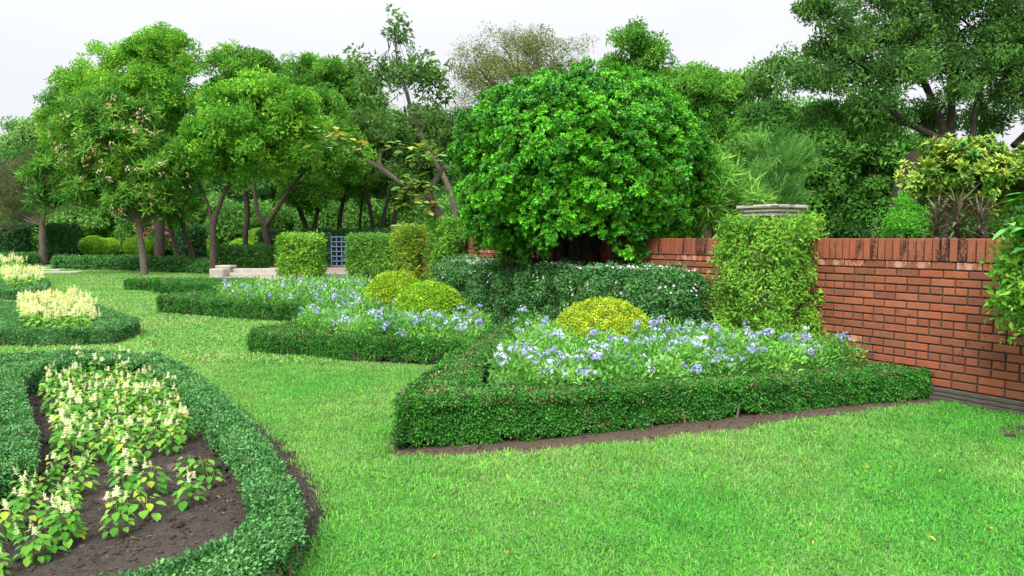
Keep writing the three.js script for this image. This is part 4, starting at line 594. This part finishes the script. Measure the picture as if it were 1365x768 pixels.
// large dark tree with spreading limbs
{
  const Z = 17;
  tree('spreading_tree', 'large dark tree with bare spreading limbs above the croton shrub', [8.93, -17.02],
    [[[8.66, -0.08, -17, 0.197], [8.68, 1.79, -17, 0.174], [8.97, 3.21, -17, 0.157], [9.75, 3.66, -17, 0.139]],
      [[9.75, 3.6, -17, 0.099], [9.52, 4.3, -17, 0.081], [9.19, 4.96, -17, 0.070], [8.88, 5.78, -17, 0.041]],
      [[9.81, 3.63, -17, 0.099], [9.82, 4.46, -17, 0.081], [9.78, 5.45, -17, 0.064], [9.85, 6.43, -17, 0.041]],
      [[9.75, 3.66, -17, 0.093], [10.25, 3.63, -17, 0.075], [10.33, 4.3, -17, 0.058], [10.57, 5.28, -17, 0.041]],
      [[11.56, 3.61, -17.5, 0.075], [12.14, 4.12, -17.5, 0.081], [12.73, 4.55, -17.5, 0.058]]],
    [[6.66, 6.25, -16.5, 0.68, 0.34], [7.79, 5.86, -17, 0.94, 0.41], [8.87, 6.18, -17, 1.12, 0.51], [10.12, 6.02, -17, 1.12, 0.61], [6.13, 4.93, -16.5, 0.85, 0.41], [7.49, 4.96, -17, 1.02, 0.44], [8.4, 5.01, -16.5, 0.88, 0.44], [9.41, 7.16, -17, 2.04, 0.61], [8.1, 4.21, -16.5, 0.85, 0.37], [6.97, 5.61, -17, 0.78, 0.37], [9.26, 5.28, -16.6, 0.68, 0.41], [11.08, 4.96, -17, 0.85, 0.61], [11.16, 4.2, -18, 0.68, 0.37], [7.73, 4.29, -17.5, 0.95, 0.37], [9.73, 4.28, -18, 0.68, 0.37], [11.7, 6.1, -17, 0.85, 0.85], [10.55, 5.44, -16.6, 0.75, 0.51], [9.95, 4.82, -16.5, 0.68, 0.41], [10.92, 6.31, -16.6, 0.68, 0.51], [12.04, 4.3, -17, 0.68, 0.51]],
    { seed: 1116, cols: [[0.045, 0.16, 0.024], [0.18, 0.39, 0.07]], geos: midLeaf, tips: 5.2, fill: 0.15, loose: 0.9, bark: barkDark, lift: 0.3, size: 0.9, twigs: 4 });
}
// far left
tree('pale_tree', 'pale hazy green tree far behind the brown wispy one', [-38.88, -60.17], [[[-38.77, -0.06, -60, 0.4], [-38.51, 6.08, -60, 0.3]]], [[-38.4, 8.43, -60, 1.8, 1.8], [-37.04, 9.73, -60, 1.32, 0.84], [-39.46, 6.08, -60, 2.16, 1.56], [-36.16, 6.67, -60, 1.8, 2.4]], { seed: 1117, cols: pale, tips: 1, size: 1.7 });
tree('wispy_tree', 'brownish wispy tree standing in a dark round planter', [-26.12, -41.75], [[[-25.65, -0.01, -41, 0.22], [-25.61, 0.97, -41, 0.18], [-25.6, 2.19, -41, 0.15]]], [[-26.58, 4.02, -41, 1.72, 1.56], [-25.06, 3.49, -41, 1.15, 1.39], [-27.29, 2.8, -41, 1.39, 0.9], [-25.64, 5.11, -41, 1.15, 0.9], [-28.61, 4.22, -41, 1.64, 1.48]], { seed: 1118, cols: [[0.09, 0.13, 0.045], [0.26, 0.25, 0.12]], tips: 2.4, size: 0.8, fill: 0.3, bark: barkGrey, geos: [0, 1].map((k) => spray(288 + k, 150, 0.46, 0.14, 0.02, { up: 0.1, spread: 0.6, flat: 0.7 })) });
{
  const t = thing('tree_planter', 'dark brown round planter around the wispy tree trunk', 'planter', [-26.12, 0, -41.75]);
  mesh('rim', new THREE.LatheGeometry([[0.42, 0.62], [0.46, 0.66], [0.46, 0.74], [0.4, 0.76], [0.3, 0.72]].map((p) => new THREE.Vector2(...p)), 20), barkDark, t);
  mesh('bowl', new THREE.LatheGeometry([[0.05, 0], [0.44, 0], [0.46, 0.1], [0.36, 0.2], [0.38, 0.4], [0.44, 0.62], [0.1, 0.66]].map((p) => new THREE.Vector2(...p)), 20), barkDark, t);
}
// crooked tree with broad leaves
const broadLeaf = salviaLeafGeo.map((g) => g.clone().scale(1.25, 1, 1.6));
const broadMats = [[0.12, 0.34, 0.03], [0.22, 0.46, 0.05], [0.42, 0.54, 0.07], [0.55, 0.46, 0.06], [0.1, 0.28, 0.04]].map((c) => leafMat(c, 0.6, 0.35));
{
  const Z = 15.5, base = [-1.45, -15.27], t = thing('crooked_tree', 'crooked grey-limbed tree with broad yellowing leaves beside the round ficus', 'tree', [base[0], 0, base[1]]), b3 = [base[0], 0, base[1]], r = seeded(1200);
  mesh('trunk', limbGeo(rel([[-1.44, -0.07, -15.5, 0.130], [-1.46, 1.3, -15.5, 0.117], [-1.52, 1.99, -15.5, 0.104], [-1.7, 2.35, -15.5, 0.091], [-1.67, 2.56, -15.5, 0.085]], b3), 10, 0.12), barkBrown, t);
  const limbs = [[[-1.58, 2.15, -15.5, 0.065], [-2.1, 2.4, -15.4, 0.058], [-2.35, 2.67, -15.3, 0.055], [-2.63, 2.87, -15.2, 0.052], [-2.9, 3.03, -15.2, 0.046], [-3.18, 3.25, -15.1, 0.023], [-3.43, 3.45, -15.1, 0.016], [-3.74, 3.59, -15, 0.008]], [[-1.69, 2.5, -15.5, 0.072], [-1.48, 2.8, -15.5, 0.065], [-1.42, 2.93, -15.5, 0.058], [-1.24, 2.87, -15.5, 0.039]], [[-2.65, 2.87, -15.2, 0.033], [-2.63, 3.18, -15.2, 0.023], [-2.45, 3.29, -15.2, 0.016], [-2.07, 3.3, -15.2, 0.010]], [[-2.93, 3.06, -15.2, 0.019], [-3.04, 3.29, -15, 0.013], [-2.71, 3.35, -15, 0.007]], [[-3.43, 3.45, -15.1, 0.013], [-3.6, 3.35, -15, 0.010], [-3.78, 3.29, -15, 0.007]], [[-1.42, 2.93, -15.5, 0.033], [-1.59, 3.2, -15.4, 0.019], [-1.78, 3.36, -15.4, 0.013]], [[-2.18, 2.43, -15.4, 0.033], [-2.03, 2.58, -15.2, 0.019], [-1.95, 2.69, -15.2, 0.013]]];
  for (const l of limbs) mesh('limb', limbGeo(rel(l, b3), 7, 0.1), barkGrey, t);
  const tips = [[-3.71, 3.59, -15, 7], [-3.52, 3.44, -15, 6], [-3.75, 3.29, -15, 5], [-3.36, 3.53, -15, 7], [-3.15, 3.31, -15, 6], [-2.93, 3.23, -15, 5], [-2.85, 3.07, -15.1, 5], [-2.07, 3.3, -15.2, 8], [-1.82, 3.33, -15.3, 9], [-1.67, 3.18, -15.3, 7], [-1.92, 3.12, -15.3, 7], [-1.48, 3.12, -15.3, 6], [-1.97, 2.66, -15.2, 9], [-2.08, 2.51, -15.2, 8], [-1.85, 2.45, -15.2, 9], [-1.91, 2.24, -15.2, 9], [-2.08, 2.12, -15.2, 7], [-1.73, 2.06, -15.2, 6], [-2.15, 2.33, -15.2, 6], [-2.71, 3.23, -15, 4]];
  for (const [x, y, z, n] of tips) for (let k = 0; k < n * 2; k++) { const l = mesh('leaf', broadLeaf[k % 3], broadMats[Math.min(4, (r() * 5.2) | 0)], t), a = r() * 6.283, q = 0.1 + 0.5 * r(); l.position.set(x - b3[0] + Math.cos(a) * q * 0.4, y + (r() - 0.5) * 0.25, z - b3[2] + Math.sin(a) * q * 0.4); l.rotation.set(0.9 * r() - 0.6, Math.PI / 2 - a, (r() - 0.5) * 0.9, 'YXZ'); l.scale.setScalar(1.4 + 1.0 * r()); }
}

// ---------------------------------------------------------------- shrubs behind the wall
tree('needle_shrub', 'feathery blue-green needle shrub behind the stone cap', [5.02, -13.98], [[[4.85, -0.03, -13.5, 0.07], [4.82, 1.46, -13.5, 0.06], [4.82, 2.4, -13.5, 0.04]]], [[4.81, 2.82, -13.5, 0.46, 0.41], [4.8, 2.29, -13.5, 0.57, 0.49], [4.39, 2.45, -13.3, 0.38, 0.41], [5.22, 2.87, -13.6, 0.22, 0.35], [4.38, 3.07, -13.6, 0.16, 0.27]], { category: 'shrub', seed: 1301, geos: [1, 2].map((k) => clumpOf([rosette(31, 30, 0.1, 0.008, { open: 0.8, droop: 0.15, shaft: 1.4 })], 6, 0.2, { seed: k, lift: 1, wild: 0.8 })), cols: [[0.045, 0.19, 0.03], [0.22, 0.52, 0.09]], tips: 9, lift: 1.0, bark: barkDark, fill: 0.3, lobe: 0.42 });
tree('variegated_shrub', 'yellow-green strap-leaved shrub beside the round ficus', [3.27, -12.15], [[[2.96, 0.01, -11, 0.04], [2.96, 1.36, -11, 0.035], [2.93, 2.01, -11, 0.025]]], [[2.9, 2.18, -11, 0.26, 0.37], [3.08, 2.39, -11, 0.15, 0.18], [2.71, 1.85, -11, 0.31, 0.26], [3.26, 1.91, -11.2, 0.29, 0.24], [3.66, 1.98, -11.4, 0.15, 0.18]], { category: 'shrub', seed: 1302, geos: [clumpOf([rosette(32, 20, 0.2, 0.02, { open: 1.1, droop: 0.5, shaft: 0.5, warm: 0.3 })], 3, 0.12)], cols: [[0.08, 0.29, 0.025], [0.3, 0.52, 0.08]], tips: 13, lift: 0.6, fill: 0.4, twigs: 0 });
tree('croton_shrub', 'large yellow and green broad-leaved shrub above the brick wall', [6.62, -10.82], [[[5.49, 0.05, -9.4, 0.05], [5.4, 1.38, -9.4, 0.045], [5.45, 1.94, -9.4, 0.035]], [[5.85, 0.05, -9.4, 0.05], [5.88, 1.66, -9.4, 0.04], [5.91, 2.12, -9.4, 0.03]]], [[5.62, 2.22, -9.4, 0.58, 0.34], [5.13, 2.24, -9.4, 0.26, 0.23], [6.02, 2.26, -9.3, 0.45, 0.34], [5.81, 2.49, -9.5, 0.47, 0.19], [6.53, 2.21, -9.3, 0.47, 0.47], [5.39, 2.5, -9.5, 0.24, 0.15], [5.31, 2.06, -9.5, 0.24, 0.15], [5.97, 2, -9.5, 0.34, 0.17]], { category: 'shrub', seed: 1303, geos: [1, 2, 3].map((k) => clumpOf([rosette(33, 16, 0.088, 0.046, { open: 1.1, droop: 0.3, warm: 0.25, spread: 0.6 }), rosette(34, 15, 0.08, 0.044, { open: 1.2, droop: 0.4, warm: 0.25, spread: 0.6 })], 5, 0.13, { seed: k })), cols: [[0.05, 0.21, 0.022], [0.37, 0.47, 0.065]], tips: 17, lift: 0.8, fill: 0.8, twigs: 2, lobe: 0.45, material: leafMat([1, 1, 1], 0.45) });
for (const [x, y, z, s, l] of [[4.85, 1.65, -8.6, 1, 'brown spiky strap-leaved plant above the wall under the croton'], [5.03, 1.71, -8.5, 1.15, 'tallest brown spiky plant above the wall under the croton'], [5.22, 1.66, -8.4, 1, 'brown-green spiky plant above the wall nearest the long pointed leaves']]) {
  const t = thing('cordyline', l, 'shrub', [x, 0, z], 0, 'spiky plants behind the wall'), g = rosette(40 + Math.round(s * 10 + x * 3), 70, 0.36, 0.03, { open: 1.35, droop: 0.45, shaft: 0.25, spread: 0.6, warm: 0.3 });
  mesh('trunk', limbGeo([[0, -0.02, 0, 0.03], [0.02, 0.8, 0, 0.028], [0, y - 0.05, 0, 0.025]], 6), barkDark, t);
  const f = mesh('strap_leaves', g, leafMat([0.15, 0.13, 0.075], 0.6), t); f.position.y = y; f.scale.setScalar(s); f.userData.kind = 'stuff';
}
tree('feathery_bush', 'low bright green feathery bush just above the wall', [6.75, -13.23], [[[6.13, 0.02, -12, 0.03], [6.08, 1.34, -12, 0.025]]], [[6.05, 1.68, -12, 0.36, 0.17], [6.71, 1.98, -12.5, 0.31, 0.24]], { category: 'shrub', seed: 1304, geos: [spray(268, 60, 0.16, 0.06, 0.02, { up: 0.3, flat: 0.6 })], cols: [[0.05, 0.28, 0.015], [0.17, 0.56, 0.03]], tips: 22, twigs: 0 });
// long pointed leaves over the wall end
{
  const [x, z] = onWall(2.74, 0.42), t = thing('oleander_branch', 'leafy branch with long pointed bright leaves over the creeper at the wall end', 'plant', [x, 0, z]), r = seeded(1400);
  const leafG = new Build(); const pts = [[0, 0.02], [0.25, 0.4], [0.5, 0.5], [0.78, 0.3], [1, 0]];
  for (let i = 0; i < 4; i++) for (const s of [-1, 1]) { const W = 0.07, L = 0.25, y = (u) => -0.3 * u * u * L, [u0, w0] = pts[i], [u1, w1] = pts[i + 1], a1 = V(s * w0 * W, y(u0) + 0.3 * w0 * W, u0 * L), a2 = V(s * w1 * W, y(u1) + 0.3 * w1 * W, u1 * L), m1 = V(0, y(u0), u0 * L), m2 = V(0, y(u1), u1 * L); if (s > 0) leafG.quad(m1, a1, a2, m2, [1, 1, 1]); else leafG.quad(m1, m2, a2, a1, [1, 1, 1]); }
  const lg = leafG.geo(), mats = [[0.06, 0.34, 0.04], [0.1, 0.46, 0.05], [0.16, 0.54, 0.07], [0.05, 0.28, 0.06]].map((c) => leafMat(c, 0.45));
  const stems = [[[0.5, 0, 0.5], [0.45, 1.0, 0.4], [0.15, 1.5, 0.25], [-0.2, 1.6, 0.2]], [[0.52, 0, 0.5], [0.45, 1.1, 0.4], [0.2, 1.7, 0.25], [-0.02, 1.85, 0.2]], [[0.55, 0, 0.45], [0.5, 1.2, 0.35], [0.35, 1.75, 0.25], [0.2, 1.95, 0.2]], [[0.5, 0, 0.48], [0.4, 1.0, 0.4], [0.2, 1.35, 0.3], [-0.02, 1.42, 0.25]]];
  for (const s of stems) {
    mesh('stem', limbGeo(s.map((p, k) => [...p, 0.014 - k * 0.003]), 6), twigMat, t);
    const c = new THREE.CatmullRomCurve3(s.map((p) => V(...p)));
    for (let k = 0; k < 20; k++) { const u = 0.62 + 0.38 * (k / 19), p = c.getPoint(u), a = k * 2.4 + r() * 0.5, l = mesh('leaf', lg, mats[(r() * 4) | 0], t); l.position.copy(p); l.rotation.set(-0.15 + 0.5 * (r() - 0.3), a, (r() - 0.5) * 0.6, 'YXZ'); l.scale.setScalar(0.8 + 0.45 * r()); }
  }
}

// ---------------------------------------------------------------- far garden
const farSide = [[0.025, 0.13, 0.02], [0.08, 0.26, 0.045]], farO = { geos: [farLeaf], density: 40, size: 1.5, rough: 0.04, round: 0.08, core: 0.1, side: farSide };
hedge('long_hedge', 'long dark clipped hedge along the back of the lawn', 'hedge', [[-21.75, -35.77], [-16.79, -33.38], [-12.2, -30.65], [-13.58, -34.14], [-18.43, -36.65], [-23.42, -38.53]], 0.48, { ...farO, seed: 1501 });
hedge('long_hedge', 'dark clipped hedge beyond the cream flower blocks', 'hedge', [[-27.91, -37.57], [-25.1, -39.55], [-27.25, -42.95], [-31.01, -41.75]], 0.55, { ...farO, seed: 1502 });
hedge('leafy_hedge', 'bright leafy hedge behind the stone steps', 'hedge', [[-12.89, -32.65], [-10.37, -33.38], [-11.67, -37.57], [-14.47, -36.65]], 1.0, { ...farO, seed: 1503, side: [[0.035, 0.15, 0.015], [0.12, 0.32, 0.035]] });
hedge('tall_hedge', 'tall green hedge wall far behind the yellow flower strip', 'hedge', [[-46, -64], [-22, -62], [-22, -64], [-46, -66]], 2.9, { ...farO, seed: 1504, density: 14, size: 2.6, side: [[0.025, 0.13, 0.02], [0.07, 0.25, 0.04]] });
hedge('tall_hedge', 'dark green hedge closing the space behind the blue gate', 'hedge', [[-12, -35.5], [-4.5, -35], [-4.5, -36.2], [-12, -36.7]], 1.75, { ...farO, seed: 1505, density: 30, side: [[0.012, 0.06, 0.012], [0.035, 0.13, 0.025]] });
function column(label, x, z, rad, h, seed) { const p = []; for (let k = 0; k < 14; k++) p.push([x + Math.cos((k / 14) * 6.283) * rad, z - Math.sin((k / 14) * 6.283) * rad]); hedge('column_topiary', label, 'topiary', p, h, { ...farO, seed, density: 55, group: 'clipped dark columns of the far garden', side: [[0.015, 0.085, 0.018], [0.045, 0.18, 0.035]] }); }
column('dark clipped column beyond the cream flower blocks', -29.86, -45, 0.8, 2.25, 1511);
column('dark rounded column beside the wispy tree planter', -25.74, -43, 0.72, 2.15, 1512);
column('dark clipped column behind the two leaning slender trunks', -15.83, -37, 0.6, 1.95, 1513);
column('dark narrow column on one side of the blue gate', -8.14, -32.4, 0.3, 1.55, 1514);
column('dark narrow column on the other side of the blue gate', -6.56, -32.4, 0.32, 1.55, 1515);
for (const [x, y, z, R, l] of [[-25.05, 0.92, -45, 0.72, 'pale green clipped ball beside the dark rounded column'], [-25.18, 0.89, -47, 0.55, 'smaller pale green ball tucked behind a larger ball'], [-22.45, 0.87, -45, 0.7, 'clipped ball half hidden by the blossom tree trunk'], [-21.89, 0.95, -46, 0.66, 'clipped ball just past the blossom tree trunk'], [-17.59, 0.81, -43, 0.6, 'clipped ball beside the dark column and leaning trunks'], [-14.4, 0.82, -40, 0.6, 'clipped ball above the bright leafy hedge'], [-14.78, 1.28, -44, 0.85, 'large dull clipped ball behind the bright leafy hedge']])
  dome('ball_topiary', l, [x, y + 0.1, z], [R, R * 0.75, R], { seed: 1520 + Math.round(x * -10), n: 420, cols: [[0.16, 0.42, 0.015], [0.4, 0.66, 0.04]], size: 1.0, geos: [farLeaf], group: 'clipped balls of the far garden' });
{ // yellow flower strip and pink shrub
  const r = seeded(1600), g = new THREE.Group(); g.name = 'yellow_flower_strip'; scene.add(g); info(g, 'strip of yellow flowers far behind the clipped balls', 'flowers', null, 'stuff');
  scatter('flower_foliage', farLeaf, treeSoft, Array.from({ length: 500 }, () => ({ p: V(-42 + r() * 21, 0.2 + 0.5 * r(), -58 - r() * 2), a: r() * 6, s: 3 })), g, () => mix3([0.03, 0.14, 0.02], [0.1, 0.3, 0.03], r()));
  scatter('yellow_flowers', floretHead(21, 10, 0.12), leafMat([0.85, 0.6, 0.03], 0.9, 0.2), Array.from({ length: 900 }, () => ({ p: V(-42 + r() * 21, 0.72 + 0.25 * r(), -58 - r() * 2), a: r() * 6, s: 1 + r() })), g);
  tree('pink_flowering_shrub', 'shrub with pink blossoms behind the slender trunks', [-20.08, -42.95], [[[-19.64, 0.03, -42, 0.08], [-19.59, 1.37, -42, 0.06]]], [[-19.87, 2.08, -42, 1.01, 0.76], [-18.75, 1.71, -42, 0.84, 0.67]], { category: 'shrub', seed: 1601, cols: mid });
  const t = scene.getObjectByName('pink_flowering_shrub'), items = [];
  for (const b of [[-19.87, 2.08, -42, 1.01, 0.76], [-18.75, 1.71, -42, 0.84, 0.67]]) for (let k = 0; k < 60; k++) { const d = onSphere(r); items.push({ p: V(b[0] + d.x * b[3] * 1.05 - t.position.x, b[1] + d.y * b[4] * 1.05, b[2] + d.z * b[3] - t.position.z), a: r() * 6, s: 0.8 + r() }); }
  scatter('blossom', floretHead(22, 8, 0.11), leafMat([0.75, 0.16, 0.3], 0.9, 0.3), items, t);
}
// stone steps, kerb, terrace, gate
const pale2 = new THREE.MeshStandardMaterial({ map: texture(256, (u, v) => mix3([0.60, 0.57, 0.53], [0.74, 0.71, 0.67], clamp(0.5 + 0.4 * tileNoise(u, v, 3, 91) + 0.3 * tileNoise(u, v, 40, 92), 0, 1))), bumpMap: brickBump, bumpScale: 0.004, roughness: 0.9 });
{
  const t = thing('stone_steps', 'pale weathered stone steps with a block at their end', 'steps', [-9.1, 0, -26.4]);
  for (let k = 0; k < 3; k++) mesh('step', chamferBox(1.9, 0.13, 0.5, 0.012, k * 0.3).translate(0, 0.065 + k * 0.13, -k * 0.36), pale2, t);
  const b = mesh('end_block', chamferBox(0.5, 0.42, 1.3, 0.03).translate(-1.2, 0.21, -0.35), pale2, t); mesh('block_cap', chamferBox(0.56, 0.09, 0.6, 0.02).translate(-1.2, 0.468, -0.6), pale2, b);
  mesh('end_block', chamferBox(0.5, 0.36, 1.3, 0.03).translate(1.21, 0.18, -0.35), pale2, t);
  const k = thing('stone_kerb', 'low pale stone kerb running on from the steps', 'kerb', [-6.2, 0, -25.6], -0.18); for (let i = 0; i < 3; i++) mesh('kerb_stone', chamferBox(1.18, 0.3, 0.35, 0.02, i * 0.4).translate(-1.2 + i * 1.2, 0.15, 0), pale2, k);
  const pv = mesh('terrace', prismGeo([[-10.1, -27.6], [-4.6, -26.2], [-4.2, -34.4], [-10.4, -34.4]], 0.01, 0.24), new THREE.MeshStandardMaterial({ color: new THREE.Color().setRGB(0.26, 0.19, 0.15), roughness: 0.95, bumpMap: brickBump, bumpScale: 0.01 }), scene); info(pv, 'brick red paved terrace before the gate', 'paving', null, 'structure');
  const [gx, gy, gz] = [-7.3, 0.76, -32.2], gate = thing('lattice_gate', 'grey-blue metal lattice gate between dark clipped columns', 'gate', [gx, 0.24, gz]), gm = mat([0.13, 0.18, 0.3], 0.5, { metalness: 0.2 });
  for (let i = 0; i < 5; i++) mesh('upright_bar', chamferBox(0.05, 1.32, 0.04, 0.006).translate(-0.44 + i * 0.22, 0.68, 0), gm, gate);
  for (let i = 0; i < 7; i++) mesh('cross_bar', chamferBox(0.93, 0.045, 0.035, 0.006).translate(0, 0.06 + i * 0.205, 0.037), gm, gate);
  for (const [x, z, w] of [[-21.13, -34.14, 1.2], [-19.21, -31.96, 1.5], [-23.19, -36.65, 1.1]]) { const s = thing('stepping_stone', 'flat pale stone lying in the grass by the planter', 'stone', [x, 0, z], 0.3, 'flat stones in the grass'); mesh('slab', chamferBox(w, 0.06, 1.2, 0.02).translate(0, 0.03, 0), pale2, s); }
}
// far wood closing the view
{
  const g = new THREE.Group(); g.name = 'far_woodland'; scene.add(g); info(g, 'dark green woodland mass behind the garden trees', 'woodland', null, 'stuff');
  const r = seeded(1700), blobs = []; const tops = [[-42, 4.5], [-34, 8], [-25, 9], [-15, 9], [-5, 9], [5, 8.5], [14, 8], [24, 7.5], [34, 7], [46, 7]];
  for (const [x, h] of tops) { blobs.push([x, h * 0.62, -56 - 3 * r(), 6, h * 0.38, 2.5], [x + 5, h * 0.3, -55 - 3 * r(), 6, h * 0.34, 2.5]); }
  for (const [x, h] of [[12, 3.2], [17, 3.6], [22, 4], [27, 4]]) blobs.push([x, h * 0.55, -32, 3.4, h * 0.5, 1.5]);
  const low = []; for (let k = 0; k < 14; k++) low.push([-38 + k * 2.9, 1.5 + 0.9 * r(), -49 - 2 * r(), 2.6, 1.9, 1.2]);
  crown(g, V(0, 0, 0), low, { seed: 1702, cols: [[0.09, 0.3, 0.04], [0.3, 0.56, 0.12]], tips: 1.4, size: 1.5, name: 'far_foliage' });
  crown(g, V(0, 0, 0), blobs, { seed: 1701, cols: [[0.035, 0.15, 0.025], [0.13, 0.33, 0.06]], tips: 0.8, size: 2.0, fill: 0.3, name: 'far_foliage' });
}

{ // creeping plant at the wall foot beside the hedge end
  const [x, z] = [4.13, -7.04], t = thing('creeping_plant', 'small dark-leaved creeping plant at the wall foot by the hedge end', 'plant', [x, 0, z]), r = seeded(1800);
  for (let k = 0; k < 26; k++) { const a = r() * 6.283, d = 0.16 * Math.sqrt(r()), l = mesh('leaf', salviaLeafGeo[k % 3], salviaMats[0], t); l.position.set(Math.cos(a) * d, 0.02 + 0.16 * r() * (1 - d * 4), Math.sin(a) * d); l.rotation.set(0.3 * r(), r() * 6, (r() - 0.5) * 0.5, 'YXZ'); l.scale.setScalar(0.7 + 0.6 * r()); }
  const u = thing('creeping_plant', 'small broad-leaved plant growing up the brick wall behind the blue flowers', 'plant', [...onWall(1.25, 0.12).slice(0, 1), 0, onWall(1.25, 0.12)[1]]);
  mesh('stem', limbGeo([[0, 0, 0, 0.008], [0.01, 0.25, 0, 0.006], [0, 0.45, 0, 0.004]], 5), stemMat, u);
  for (let k = 0; k < 9; k++) { const a = k * 2.4, l = mesh('leaf', salviaLeafGeo[k % 3], salviaMats[0], u); l.position.set(Math.cos(a) * 0.02, 0.2 + k * 0.032, Math.sin(a) * 0.02); l.rotation.set(-0.2, Math.PI / 2 - a, 0, 'YXZ'); l.scale.setScalar(1.1); }
}

renderer.render(scene, camera);
